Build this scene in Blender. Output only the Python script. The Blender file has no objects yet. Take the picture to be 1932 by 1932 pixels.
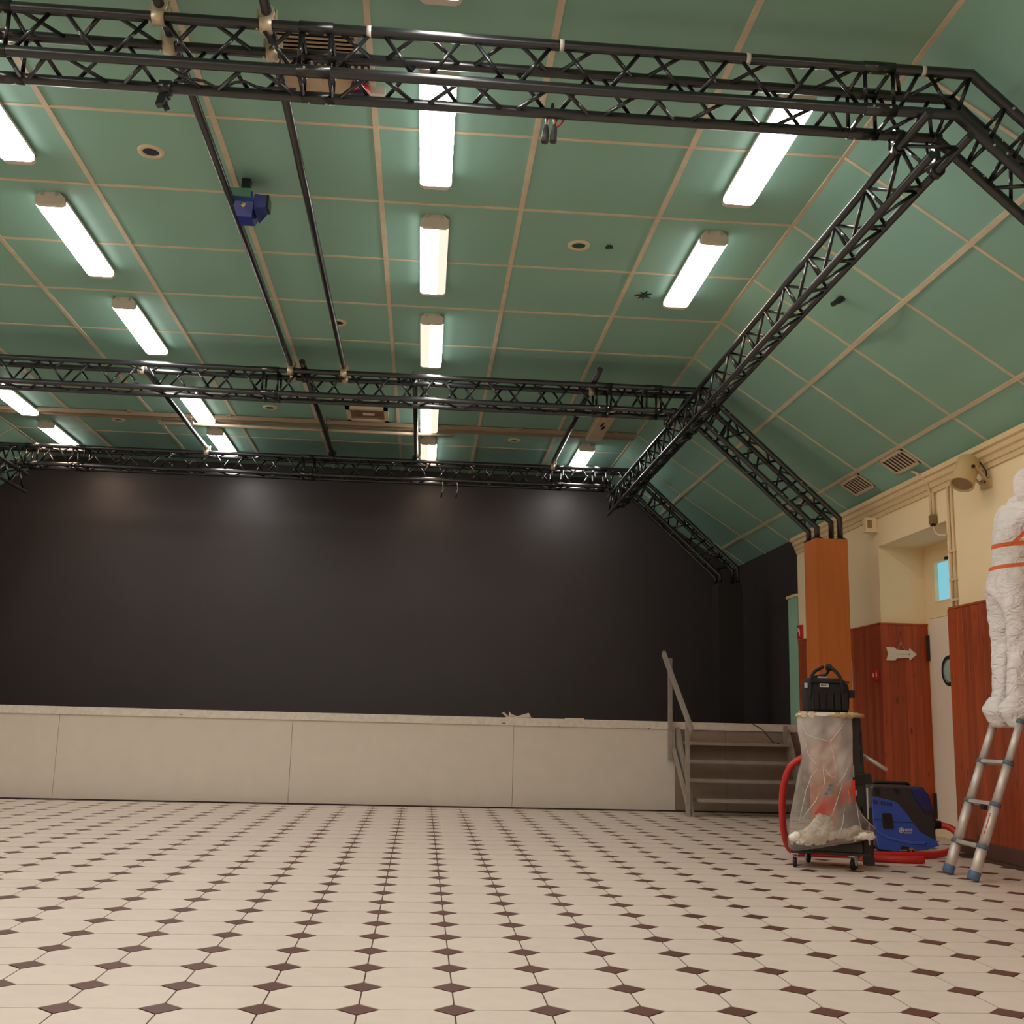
import bpy, math, random
from mathutils import Vector, Matrix, noise
random.seed(7)
scene = bpy.context.scene
COL = scene.collection
# ------------------------------------------------------------------ camera
F_PX, CAM_H = 2092.48, 0.9689
cam_d = bpy.data.cameras.new('camera'); cam = bpy.data.objects.new('camera', cam_d); COL.objects.link(cam)
cam_d.sensor_width = 36; cam_d.sensor_fit = 'HORIZONTAL'; cam_d.lens = F_PX / 1932 * 36
cam_d.clip_start = .05; cam_d.clip_end = 200
RX, UP, FW = Vector((.9965, -.0802, .0244)), Vector((-.0390, -.1854, .9819)), Vector((.0742, .9794, .1878))
FW.normalize(); RX = (RX - FW * RX.dot(FW)).normalized(); UP = RX.cross(FW)
cam.matrix_world = Matrix(((RX.x, UP.x, -FW.x, 0), (RX.y, UP.y, -FW.y, 0), (RX.z, UP.z, -FW.z, CAM_H), (0, 0, 0, 1)))
scene.camera = cam
# ------------------------------------------------------------------ world, exposure
w = bpy.data.worlds.new('world'); scene.world = w; w.use_nodes = True
w.node_tree.nodes['Background'].inputs[0].default_value = (.55, .8, .9, 1)
w.node_tree.nodes['Background'].inputs[1].default_value = .3
scene.view_settings.view_transform = 'Standard'; scene.view_settings.look = 'None'
scene.view_settings.gamma = 1; scene.view_settings.use_curve_mapping = False
scene.view_settings.exposure = 0.3
LAMP = 22.0          # radiance of a lit diffuser

# ------------------------------------------------------------------ helpers
def lin(c):
    return tuple((v / 255 / 12.92 if v / 255 <= .04045 else ((v / 255 + .055) / 1.055) ** 2.4) for v in c) + (1,)
MATS = {}
def mat(name, col, rough=.5, metal=0., spec=.5, var=0., vscale=4., rnd=0., bump=0., bscale=60., stretch=None,
        emit=None, estr=0., coat=0., detail=4.):
    m = bpy.data.materials.new(name); m.use_nodes = True; nt = m.node_tree; N, L = nt.nodes, nt.links
    b = N['Principled BSDF']; c = lin(col)
    b.inputs['Base Color'].default_value = c; b.inputs['Roughness'].default_value = rough
    b.inputs['Metallic'].default_value = metal; b.inputs['Specular IOR Level'].default_value = spec
    b.inputs['Coat Weight'].default_value = coat
    if emit: b.inputs['Emission Color'].default_value = lin(emit); b.inputs['Emission Strength'].default_value = estr
    tc = N.new('ShaderNodeTexCoord'); vec = tc.outputs['Object']
    if stretch:
        mp = N.new('ShaderNodeMapping'); mp.inputs['Scale'].default_value = stretch; L.new(vec, mp.inputs[0]); vec = mp.outputs[0]
    if var or rnd:
        hsv = N.new('ShaderNodeHueSaturation'); hsv.inputs['Color'].default_value = c
        fac = None
        if var:
            nz = N.new('ShaderNodeTexNoise'); nz.inputs['Scale'].default_value = vscale; nz.inputs['Detail'].default_value = detail
            L.new(vec, nz.inputs['Vector'])
            mr = N.new('ShaderNodeMapRange'); mr.inputs[1].default_value = .25; mr.inputs[2].default_value = .75
            mr.inputs[3].default_value = 1 - var; mr.inputs[4].default_value = 1 + var
            L.new(nz.outputs['Fac'], mr.inputs[0]); fac = mr.outputs[0]
        if rnd:
            oi = N.new('ShaderNodeObjectInfo'); m2 = N.new('ShaderNodeMapRange')
            m2.inputs[3].default_value = 1 - rnd; m2.inputs[4].default_value = 1 + rnd
            L.new(oi.outputs['Random'], m2.inputs[0])
            if fac:
                mm = N.new('ShaderNodeMath'); mm.operation = 'MULTIPLY'; L.new(fac, mm.inputs[0]); L.new(m2.outputs[0], mm.inputs[1]); fac = mm.outputs[0]
            else: fac = m2.outputs[0]
        L.new(fac, hsv.inputs['Value']); L.new(hsv.outputs[0], b.inputs['Base Color'])
    if bump:
        nb = N.new('ShaderNodeTexNoise'); nb.inputs['Scale'].default_value = bscale; nb.inputs['Detail'].default_value = 5
        L.new(vec, nb.inputs['Vector']); bp = N.new('ShaderNodeBump'); bp.inputs['Strength'].default_value = bump
        bp.inputs['Distance'].default_value = .01
        L.new(nb.outputs['Fac'], bp.inputs['Height']); L.new(bp.outputs[0], b.inputs['Normal'])
    MATS[name] = m
    return m
def emat(name, col, strength):
    m = bpy.data.materials.new(name); m.use_nodes = True; nt = m.node_tree; N, L = nt.nodes, nt.links
    N.remove(N['Principled BSDF']); e = N.new('ShaderNodeEmission'); e.inputs[0].default_value = lin(col); e.inputs[1].default_value = strength
    L.new(e.outputs[0], N['Material Output'].inputs[0]); MATS[name] = m; return m

LOC = {}
def tag(o, label=None, cat=None, group=None, kind=None):
    if label: o['label'] = label
    if cat: o['category'] = cat
    if group: o['group'] = group
    if kind: o['kind'] = kind
    return o
def thing(name, label, cat, loc=(0, 0, 0), group=None, kind=None):
    o = bpy.data.objects.new(name, None); o.empty_display_size = .1; COL.objects.link(o)
    o.location = loc; LOC[o.name] = Vector(loc); return tag(o, label, cat, group, kind)
def basis(d):
    d = Vector(d).normalized(); a = Vector((0, 0, 1)) if abs(d.z) < .95 else Vector((1, 0, 0))
    u = a.cross(d).normalized(); return u, d.cross(u), d
class MB:
    def __init__(s): s.v = []; s.f = []; s.sm = []
    def add(s, vs, fs, smooth=False):
        o = len(s.v); s.v += [Vector(q) for q in vs]; s.f += [[i + o for i in q] for q in fs]; s.sm += [smooth] * len(fs); return s
    def hexa(s, q):      # 8 verts: bottom 4 ccw, top 4
        return s.add(q, [(3, 2, 1, 0), (4, 5, 6, 7), (0, 1, 5, 4), (1, 2, 6, 5), (2, 3, 7, 6), (3, 0, 4, 7)])
    def box(s, x0, x1, y0, y1, z0, z1):
        return s.hexa([(x0, y0, z0), (x1, y0, z0), (x1, y1, z0), (x0, y1, z0), (x0, y0, z1), (x1, y0, z1), (x1, y1, z1), (x0, y1, z1)])
    def cbox(s, x0, x1, y0, y1, z0, z1, c=.01):   # box with chamfered vertical + top/bottom edges
        def ring(d, z): return [(x0 + d + (c if i in (0, 7, 0) else 0), y, z) for i, y in ()]
        def oc(i, z):
            a, b, e, g = x0 + i, x1 - i, y0 + i, y1 - i
            k = c
            return [(a + k, e, z), (b - k, e, z), (b, e + k, z), (b, g - k, z), (b - k, g, z), (a + k, g, z), (a, g - k, z), (a, e + k, z)]
        r = [oc(c, z0), oc(0, z0 + c), oc(0, z1 - c), oc(c, z1)]
        return s.loft(r, caps=True, smooth=False)
    def obox(s, c, ax, ay, az, hx, hy, hz):
        c = Vector(c); ax, ay, az = Vector(ax).normalized() * hx, Vector(ay).normalized() * hy, Vector(az).normalized() * hz
        return s.hexa([c - ax - ay - az, c + ax - ay - az, c + ax + ay - az, c - ax + ay - az, c - ax - ay + az, c + ax - ay + az, c + ax + ay + az, c - ax + ay + az])
    def bar(s, a, b, wd, ht, up=(0, 0, 1)):
        a, b = Vector(a), Vector(b); d = (b - a); u = Vector(up).cross(d).normalized() if d.normalized().cross(Vector(up)).length > .01 else Vector((1, 0, 0))
        v = d.cross(u).normalized(); return s.obox((a + b) / 2, u, v, d, wd / 2, ht / 2, d.length / 2)
    def loft(s, rings, caps=True, smooth=True, closed=True):
        n = len(rings[0]); vs = [q for r in rings for q in r]; fs = []
        for i in range(len(rings) - 1):
            for j in range(n if closed else n - 1):
                k = (j + 1) % n; fs.append((i * n + j, i * n + k, (i + 1) * n + k, (i + 1) * n + j))
        s.add(vs, fs, smooth)
        if caps:
            s.add(rings[0], [list(range(n))[::-1]]); s.add(rings[-1], [list(range(n))])
        return s
    def tube(s, pts, r, n=10, caps=True):
        pts = [Vector(q) for q in pts]; rr = r if isinstance(r, (list, tuple)) else [r] * len(pts); rings = []; pu = None
        for i, q in enumerate(pts):
            if i == 0: t = (pts[1] - q).normalized()
            elif i == len(pts) - 1: t = (q - pts[i - 1]).normalized()
            else:
                t = ((q - pts[i - 1]).normalized() + (pts[i + 1] - q).normalized()).normalized()
            if pu is None: u, v, _ = basis(t)
            else:
                u = (pu - t * pu.dot(t)).normalized(); v = t.cross(u)
            pu = u; k = 1.
            if 0 < i < len(pts) - 1:
                cs = t.dot((pts[i + 1] - q).normalized()); k = 1.
            rings.append([q + (u * math.cos(2 * math.pi * j / n) + v * math.sin(2 * math.pi * j / n)) * rr[i] for j in range(n)])
        return s.loft(rings, caps)
    def lathe(s, c, axis, prof, n=20, caps=True):   # prof: (distance along axis, radius)
        u, v, d = basis(axis); c = Vector(c)
        return s.loft([[c + d * h + (u * math.cos(2 * math.pi * j / n) + v * math.sin(2 * math.pi * j / n)) * r for j in range(n)] for h, r in prof], caps)
    def prism(s, poly, fn, d0, d1, smooth=False):   # poly 2D -> fn(a,b,d)
        n = len(poly); r = [[fn(a, b, d) for a, b in poly] for d in (d0, d1)]
        s.add(r[0] + r[1], [(j, (j + 1) % n, n + (j + 1) % n, n + j) for j in range(n)], smooth)
        return s.add(r[0], [list(range(n))[::-1]]).add(r[1], [list(range(n))])
    def sphere(s, c, rad, seed=0, amp=0., freq=3., nu=16, nv=10):
        c = Vector(c); rings = []
        rad = rad if isinstance(rad, (tuple, list)) else (rad,) * 3
        for i in range(nv + 1):
            th = math.pi * max(.02, min(.98, i / nv)); ring = []
            for j in range(nu):
                ph = 2 * math.pi * j / nu; d = Vector((math.sin(th) * math.cos(ph), math.sin(th) * math.sin(ph), -math.cos(th)))
                k = 1 + amp * noise.noise(d * freq + Vector((seed * 7.3, seed * 1.7, 0))) if amp else 1
                ring.append(c + Vector((d.x * rad[0] * k, d.y * rad[1] * k, d.z * rad[2] * k)))
            rings.append(ring)
        return s.loft(rings, True)
    def mesh(s, name, m, off=Vector()):
        me = bpy.data.meshes.new(name); me.from_pydata([tuple(q - off) for q in s.v], [], s.f)
        me.polygons.foreach_set('use_smooth', s.sm); me.update()
        if m: me.materials.append(m)
        return me
    def build(s, name, m, parent=None, label=None, cat=None, group=None, kind=None, base=None):
        off = LOC.get(parent.name, Vector()) if parent else (Vector(base) if base else Vector())
        me = s.mesh(name, m, off); o = bpy.data.objects.new(name, me); COL.objects.link(o)
        if parent: o.parent = parent; LOC[o.name] = LOC.get(parent.name, Vector())
        else: o.location = off; LOC[o.name] = off
        me.validate(); fix_normals(me)
        return tag(o, label, cat, group, kind)
import bmesh
def fix_normals(me):
    bm = bmesh.new(); bm.from_mesh(me); bmesh.ops.remove_doubles(bm, verts=bm.verts, dist=1e-5)
    bmesh.ops.recalc_face_normals(bm, faces=bm.faces); bm.to_mesh(me); bm.free()
def inst(name, me, parent, mtx):
    o = bpy.data.objects.new(name, me); COL.objects.link(o); o.parent = parent
    off = LOC.get(parent.name, Vector()); m = mtx.copy(); m.translation = m.translation - off; o.matrix_local = m; return o
def seg_mtx(a, b):
    a, b = Vector(a), Vector(b); u, v, d = basis(b - a); L = (b - a).length
    return Matrix(((u.x, v.x, d.x * L, a.x), (u.y, v.y, d.y * L, a.y), (u.z, v.z, d.z * L, a.z), (0, 0, 0, 1)))
def copy_tree(o, parent=None):
    c = o.copy(); COL.objects.link(c); c.parent = parent
    for ch in list(o.children): copy_tree(ch, c)
    return c
def text(name, s, size, m, parent, mtx, ext=.001):
    cu = bpy.data.curves.new(name, 'FONT'); cu.body = s; cu.size = size; cu.extrude = ext
    ob = bpy.data.objects.new(name, cu); me = bpy.data.meshes.new_from_object(ob); bpy.data.objects.remove(ob)
    me.materials.append(m) if not me.materials else None
    me.materials[0] = m
    return inst(name, me, parent, mtx)
def bevel(o, wd=.01, seg=2):
    b = o.modifiers.new('bevel', 'BEVEL'); b.width = wd; b.segments = seg; b.limit_method = 'ANGLE'; return o
ORD = ['zeroth', 'first', 'second', 'third', 'fourth', 'fifth', 'sixth', 'seventh', 'eighth', 'ninth', 'tenth']

# ------------------------------------------------------------------ materials
M_tile = mat('tile_cream', (210, 195, 182), .42, var=.05, vscale=7, rnd=.03)
M_dia = mat('tile_brown', (92, 52, 44), .4, rnd=.08)
M_grout = mat('grout', (84, 56, 50), .9)
M_green = mat('ceiling_green', (138, 184, 168), .55, var=.03, vscale=1.5, rnd=.03, bump=.04, bscale=30)
M_batten = mat('batten_beige', (208, 194, 168), .6, var=.1, vscale=8)
M_void = mat('ceiling_void', (120, 105, 85), .9)
M_plaster = mat('plaster_cream', (240, 219, 178), .8, var=.03, vscale=2, bump=.05, bscale=80)
M_cornice = mat('cornice_cream', (226, 202, 158), .6, var=.06, vscale=10)
M_black = mat('wall_black', (54, 48, 50), .42, spec=.5, var=.06, vscale=2, bump=.03, bscale=12)
M_stage = mat('stage_white', (216, 206, 193), .6, var=.03, vscale=5)
M_raw = mat('raw_board', (150, 132, 118), .7, var=.1, vscale=6)
M_pblack = mat('pillar_black', (36, 33, 35), .6, spec=.3)
M_lip = mat('stage_lip', (218, 208, 196), .6, var=.12, vscale=25)
M_deck = mat('stage_deck', (40, 36, 35), .6)
M_pillar = mat('pillar_orange', (190, 104, 44), .5, var=.08, vscale=3, stretch=(8, 8, .6))
M_metal = mat('truss_black', (28, 29, 33), .28, spec=.7)
M_bolt = mat('bolt_steel', (210, 208, 200), .3, metal=.8)
M_tape = mat('tape_white', (205, 200, 192), .6)
M_alu = mat('aluminium', (214, 204, 198), .42, metal=.45, var=.05, vscale=30)
M_clamp = mat('clamp_cast', (205, 190, 165), .4, metal=.5)
M_lampwhite = mat('lamp_housing', (215, 205, 192), .5)
M_lampoff = mat('lamp_diffuser_off', (205, 184, 150), .4, var=.12, vscale=14)
M_stair = mat('stair_grey', (150, 140, 130), .6, var=.12, vscale=14)
M_brownrail = mat('track_brown', (158, 138, 114), .5)
M_door = mat('door_white', (242, 229, 212), .5, var=.03, vscale=6, stretch=(6, 6, .4))
M_doorgreen = mat('door_green', (150, 190, 165), .6)
M_rubber = mat('rubber_black', (24, 23, 24), .6)
M_plastic = mat('plastic_black', (34, 33, 35), .42)
M_fabric = mat('fabric_black', (26, 24, 25), .85, bump=.3, bscale=150)
M_blue = mat('vac_blue', (58, 94, 190), .38, coat=.1)
M_bluedk = mat('vac_blue_dark', (36, 50, 122), .4)
M_vacgrey = mat('vac_charcoal', (58, 54, 56), .45)
M_red = mat('hose_red', (190, 40, 34), .4)
M_redsign = mat('sign_red', (200, 40, 30), .45)
M_white = mat('print_white', (235, 230, 225), .6)
M_signwhite = mat('sign_white', (226, 214, 200), .7)
M_ink = mat('ink_grey', (150, 140, 132), .8)
M_inkred = mat('ink_red', (200, 70, 60), .7)
M_footblue = mat('ladder_blue', (84, 112, 146), .5)
M_collar = mat('ladder_collar', (92, 104, 118), .5)
M_gold = mat('rim_metal', (205, 180, 140), .3, metal=.6, var=.2, vscale=40)
M_foam = mat('debris_white', (244, 236, 224), .9, bump=.6, bscale=40)
M_paper = mat('paper', (226, 208, 194), .85)
M_pink = mat('scrap_red', (222, 52, 34), .6, var=.12, vscale=20)
M_yellow = mat('label_yellow', (220, 196, 110), .6)
M_speaker = mat('speaker_beige', (198, 172, 126), .55)
M_spkmesh = mat('speaker_grille', (150, 126, 90), .7, bump=.3, bscale=300)
M_conduit = mat('conduit_cream', (214, 192, 154), .6)
M_lensdark = mat('lens_dark', (44, 48, 70), .25)
M_lensgreen = mat('lens_green', (38, 84, 62), .4)
M_ring = mat('ring_cream', (210, 196, 166), .5)
M_louver = mat('louver_beige', (188, 166, 138), .55)
M_slot = mat('slot_dark', (50, 36, 36), .8)
M_projblue = mat('fixture_blue', (38, 62, 150), .2, coat=.5)
M_projsil = mat('fixture_silver', (110, 160, 140), .2, metal=.6)
M_boot = mat('suit_boot', (226, 214, 206), .75, bump=.5, bscale=25)
M_glove = mat('glove_white', (225, 222, 220), .6)
M_skin = mat('skin', (205, 160, 135), .55)
M_eye = mat('eye_dark', (50, 38, 32), .3)
M_skirt = mat('baseboard_brown', (96, 66, 52), .6)
E_lit = emat('tube_lit', (255, 248, 243), LAMP)
E_side = emat('tube_side', (255, 246, 240), LAMP * .2)
E_warm = emat('tube_warm', (255, 218, 188), LAMP * .85)
E_dim = emat('tube_dim', (255, 236, 214), LAMP * .042)
E_win = emat('window_daylight', (140, 208, 222), .72)

def wood(name, col):
    m = mat(name, col, .42, rnd=.16, bump=.05, bscale=20, stretch=(14, 14, .8)); nt = m.node_tree; N, L = nt.nodes, nt.links
    b = N['Principled BSDF']; src = b.inputs['Base Color'].links[0].from_socket
    tc = N.new('ShaderNodeTexCoord'); oi = N.new('ShaderNodeObjectInfo')
    va = N.new('ShaderNodeVectorMath'); va.operation = 'ADD'; L.new(tc.outputs['Object'], va.inputs[0])
    vs = N.new('ShaderNodeVectorMath'); vs.operation = 'SCALE'; vs.inputs['Scale'].default_value = 37; vs.inputs[0].default_value = (1, 1, 1)
    L.new(oi.outputs['Random'], vs.inputs['Scale']); 
    vm = N.new('ShaderNodeVectorMath'); vm.operation = 'MULTIPLY'; vm.inputs[1].default_value = (31, 17, 53); L.new(vs.outputs[0], vm.inputs[0]); L.new(vm.outputs[0], va.inputs[1])
    mp = N.new('ShaderNodeMapping'); mp.inputs['Scale'].default_value = (30, 30, 1.2); L.new(va.outputs[0], mp.inputs[0])
    g = N.new('ShaderNodeTexNoise'); g.inputs['Scale'].default_value = 1; g.inputs['Detail'].default_value = 6; L.new(mp.outputs[0], g.inputs['Vector'])
    gr = N.new('ShaderNodeMapRange'); gr.inputs[1].default_value = .3; gr.inputs[2].default_value = .7; gr.inputs[3].default_value = .72; gr.inputs[4].default_value = 1.18
    L.new(g.outputs['Fac'], gr.inputs[0])
    mp2 = N.new('ShaderNodeMapping'); mp2.inputs['Scale'].default_value = (10, 10, 3.2); L.new(va.outputs[0], mp2.inputs[0])
    v = N.new('ShaderNodeTexVoronoi'); v.inputs['Scale'].default_value = 1; L.new(mp2.outputs[0], v.inputs['Vector'])
    kr = N.new('ShaderNodeMapRange'); kr.inputs[1].default_value = .06; kr.inputs[2].default_value = .16; kr.inputs[3].default_value = .35; kr.inputs[4].default_value = 1
    L.new(v.outputs['Distance'], kr.inputs[0])
    mu = N.new('ShaderNodeMath'); mu.operation = 'MULTIPLY'; L.new(gr.outputs[0], mu.inputs[0]); L.new(kr.outputs[0], mu.inputs[1])
    h2 = N.new('ShaderNodeHueSaturation'); L.new(src, h2.inputs['Color']); L.new(mu.outputs[0], h2.inputs['Value']); L.new(h2.outputs[0], b.inputs['Base Color'])
    return m
M_wood = wood('pine_red', (166, 72, 35))

# speckled scuffs for the black wall and chips on the stage (wear with its own shape)
def speck(m, col, scale, thr, stretch=(1, 1, 1)):
    nt = m.node_tree; N, L = nt.nodes, nt.links; b = N['Principled BSDF']; ln = b.inputs['Base Color'].links
    tc = N.new('ShaderNodeTexCoord'); mp = N.new('ShaderNodeMapping'); mp.inputs['Scale'].default_value = stretch; L.new(tc.outputs['Object'], mp.inputs[0])
    v = N.new('ShaderNodeTexVoronoi'); v.inputs['Scale'].default_value = scale; L.new(mp.outputs[0], v.inputs['Vector'])
    r = N.new('ShaderNodeMath'); r.operation = 'LESS_THAN'; r.inputs[1].default_value = thr; L.new(v.outputs['Distance'], r.inputs[0])
    sep = N.new('ShaderNodeSeparateColor'); L.new(v.outputs['Color'], sep.inputs[0])
    r2 = N.new('ShaderNodeMath'); r2.operation = 'GREATER_THAN'; r2.inputs[1].default_value = .8; L.new(sep.outputs[0], r2.inputs[0])
    mu = N.new('ShaderNodeMath'); mu.operation = 'MULTIPLY'; L.new(r.outputs[0], mu.inputs[0]); L.new(r2.outputs[0], mu.inputs[1])
    mx = N.new('ShaderNodeMix'); mx.data_type = 'RGBA'; L.new(mu.outputs[0], mx.inputs[0]); L.new(ln[0].from_socket, mx.inputs[6]); mx.inputs[7].default_value = lin(col)
    L.new(mx.outputs[2], b.inputs['Base Color'])
speck(M_black, (170, 160, 155), 1.6, .022, (1, 1, .8))
speck(M_lip, (90, 80, 70), 9, .12, (.5, 1, 2))

# ------------------------------------------------------------------ dimensions
XC, XR, KX, ZC, ZE = -1.455, 4.62, 2.625, 4.68, 3.35
XL = 2 * XC - XR
Y0, YS, YB = -4.0, 13.45, 16.36
ZS = 1.045
T = .33
ca, sa = (XR - KX), (ZC - ZE); SL = math.hypot(ca, sa); ca /= SL; sa /= SL
def slope(s, n, side):
    x = KX + s * ca - n * sa; z = ZC - s * sa - n * ca
    return (x if side > 0 else 2 * XC - x), z

# ------------------------------------------------------------------ floor
fl = MB().box(XL - .3, XR + .9, Y0 - .3, YB + .2, -.2, -.003).build('floor', M_grout, kind='structure')
cut, gp = .0715, .003
def octa(cx, cy, mbx):
    h = T / 2 - gp; c = cut - gp * .4 + gp
    pts = [(-h + c, -h), (h - c, -h), (h, -h + c), (h, h - c), (h - c, h), (-h + c, h), (-h, h - c), (-h, -h + c)]
    mbx.prism(pts, lambda a, b, d: (cx + a, cy + b, d), -.004, 0)
def diam(cx, cy, mbx):
    h = cut - gp * 1.4
    mbx.prism([(0, -h), (h, 0), (0, h), (-h, 0)], lambda a, b, d: (cx + a, cy + b, d), -.004, 0)
mo = MB(); octa(0, 0, mo); ME_oct = mo.mesh('floor_tile', M_tile); fix_normals(ME_oct)
md = MB(); diam(0, 0, md); ME_dia = md.mesh('floor_tile_brown', M_dia); fix_normals(ME_dia)
GX, GY = -.538 * T, 12.3103 * T
def screen(x, y, z):
    v = Vector((x, y, z - CAM_H)); d = v.dot(FW)
    return (966 + F_PX * v.dot(RX) / d, 966 - F_PX * v.dot(UP) / d, d) if d > .1 else None
octs, dias = [], []
i0 = int((XL - GX) / T) - 1; i1 = int((XR + .5 - GX) / T) + 1; j0 = int((Y0 - GY) / T); j1 = int((YS - GY) / T)
for i in range(i0, i1 + 1):
    for j in range(j0, j1 + 1):
        for lst, dx in ((dias, 0), (octs, .5)):
            x, y = GX + (i + dx) * T, GY + (j + dx) * T
            lim = XR - .03 if not (9.5 < y < 10.9) else 5.05
            if x < XL or x > lim or y > YS - .08: continue
            s = screen(x, y, 0); vis = s is not None and -90 < s[0] < 2020 and s[1] < 1990
            lst.append((0 if vis else 1, y if vis else -y, x, y))
for lst, me, fn, nm, m in ((octs, ME_oct, octa, 'floor_tile', M_tile), (dias, ME_dia, diam, 'brown_tile_inset', M_dia)):
    lst.sort(); rest = MB()
    for k, (a, b, x, y) in enumerate(lst):
        if k < 290 and a == 0: inst(nm, me, fl, Matrix.Translation((x, y, 0)))
        else: fn(x, y, rest)
    rest.build(nm + '_field', m, fl, kind='stuff')

# ------------------------------------------------------------------ ceiling
cb = MB().box(2 * XC - KX - .05, KX + .05, Y0, YB, ZC + .02, ZC + .12)
for sd in (1, -1):
    q = []
    for n in (-.02, -.12):
        for (s, y) in ((-.05, Y0), (SL + .1, Y0), (SL + .1, YB), (-.05, YB)):
            x, z = slope(s, n, sd); q.append((x, y, z))
    cb.hexa(q)
ceil = cb.build('ceiling', M_void, kind='structure')
rowsY = [Y0] + [5.5 + 1.025 * k for k in range(-9, 11)] + [YB]
g = .009
panel_cache = {}
for a, b in zip(rowsY[:-1], rowsY[1:]):
    for k in range(8):
        x0, x1 = XC - 4.08 + 1.02 * k, XC - 4.08 + 1.02 * (k + 1)
        key = round(b - a, 3)
        if key not in panel_cache:
            mm = MB().box(-.51 + g, .51 - g, -(b - a) / 2 + g, (b - a) / 2 - g, 0, .02); panel_cache[key] = mm.mesh('ceiling_panel', M_green); fix_normals(panel_cache[key])
        dz = random.uniform(-.001, .001)
        inst('ceiling_panel', panel_cache[key], ceil, Matrix.Translation(((x0 + x1) / 2, (a + b) / 2, ZC + dz)))
    for sd in (1, -1):
        for s0, s1 in ((0, 1.0), (1.0, 2.0), (2.0, SL)):
            q = []
            drop = .035 if (sd > 0 and s0 == 2.0 and abs(a - 9.6) < .1) else 0
            for n in (0, -.02):
                for (s, y, e) in ((s0 + g, a + g, 0), (s1 - g, a + g, 0), (s1 - g, b - g, 1), (s0 + g, b - g, 1)):
                    x, z = slope(s, n + drop * (1 if s > s0 + .1 else .2) * e, sd); q.append((x, y, z))
            MB().hexa(q).build('ceiling_panel', M_green, ceil)
# battens along the hall
for k in range(9):
    x = XC - 4.08 + 1.02 * k
    MB().box(x - .018, x + .018, Y0, YB, ZC - .009, ZC + .015).build('batten', M_batten, ceil)
for sd in (1, -1):
    for s in (1.0, 2.0):
        mbx = MB(); ys = [Y0 + (YB - Y0) * i / 120 for i in range(121)]; rings = []
        for y in ys:
            sag = .05 * math.exp(-((y - 7.95) / .28) ** 2) if (sd > 0 and s == 1.0) else 0
            r = []
            for ds, n in ((-.018, -.015), (.018, -.015), (.018, .009), (-.018, .009)):
                x, z = slope(s + ds - sag * .3, n + sag, sd); r.append((x, y, z))
            rings.append(r)
        mbx.loft(rings, True, False).build('batten', M_batten, ceil)
for y in rowsY[1:-1]:
    MB().box(2 * XC - KX, KX, y - .013, y + .013, ZC - .007, ZC + .015).build('cross_batten', M_batten, ceil)
    for sd in (1, -1):
        q = []
        for n in (.007, -.015):
            for s, yy in ((0, y - .013), (SL, y - .013), (SL, y + .013), (0, y + .013)):
                x, z = slope(s, n, sd); q.append((x, yy, z))
        MB().hexa(q).build('cross_batten', M_batten, ceil)

# ------------------------------------------------------------------ walls
XW = 5.10
wr = MB().box(XR, XW, Y0, 9.44, 0, 3.55).box(XR, XW, 9.44, 10.95, 2.855, 3.55).box(XR, XW, 10.95, YS, 0, 3.55).build('wall_right', M_plaster, kind='structure')
wrec = MB().box(XW, XW + .12, 9.3, 9.62, 0, 3).box(XW, XW + .12, 10.87, 11.2, 0, 3).box(XW, XW + .12, 9.62, 10.87, 2.12, 2.265) \
    .box(XW, XW + .12, 9.62, 10.87, 2.68, 3).box(XW, XW + .12, 10.735, 10.87, 2.265, 2.68).box(XW, XW + .12, 9.62, 9.95, 2.265, 2.68).build('wall_recess', M_plaster, kind='structure')
MB().box(XR, XW, YS, YB, 0, 3.6).build('wall_stage_right', M_black, kind='structure')
MB().box(XL - .3, XL, YS, YB, 0, 3.6).build('wall_stage_left', M_black, kind='structure')
MB().box(XL - .3, XR + .5, YB, YB + .2, 0, ZC + .15).build('wall_back', M_black, kind='structure')
MB().box(XL - .3, XL, Y0, YS, 0, 3.6).build('wall_left', M_plaster, kind='structure')
MB().box(XL - .3, XR + .5, Y0 - .2, Y0, 0, ZC + .15).build('wall_rear', M_plaster, kind='structure')
# wainscot planks
PW = .088
def planks(y0, y1):
    n = max(1, round((y1 - y0) / PW)); d = (y1 - y0) / n
    for i in range(n):
        a = y0 + i * d
        poly = [(a + .0006, 0), (a + .0006, .0165), (a + .002, .018), (a + d - .002, .018), (a + d - .0006, .0165), (a + d - .0006, 0)]
        MB().prism(poly, lambda u, v, z: (XR - v, u, z), .02, 2.055).build('plank', M_wood, wr)
planks(6.4, 9.47); planks(10.95, YS - .02)
old = MB()
for i in range(int(10.4 / PW)):
    a = Y0 + i * PW; old.prism([(a + .003, 0), (a + .006, .018), (a + PW - .006, .018), (a + PW - .003, 0)], lambda u, v, z: (XR - v, u, z), .02, 2.055)
old.build('plank_run', M_wood, wr, kind='stuff')
n = 6; d = (XW - XR + .018) / n
for i in range(n):
    a = XR - .018 + i * d
    MB().prism([(a + .0006, 0), (a + .0006, .0165), (a + .002, .018), (a + d - .002, .018), (a + d - .0006, .0165), (a + d - .0006, 0)], lambda u, v, z: (u, 10.95 - v, z), .02, 2.055).build('plank', M_wood, wr)
MB().box(XR - .026, XR, Y0, 9.44, 2.055, 2.072).box(XR - .026, XR, 10.93, YS - .02, 2.055, 2.072).box(XR - .026, XW, 10.924, 10.95, 2.055, 2.072).build('trim_1', M_wood, kind='structure')
MB().box(XR - .03, XR - .004, Y0, 9.44, 0, .12).box(XR - .03, XR - .004, 10.94, YS - .75, 0, .12).build('baseboard_right', M_skirt, kind='structure')
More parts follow.
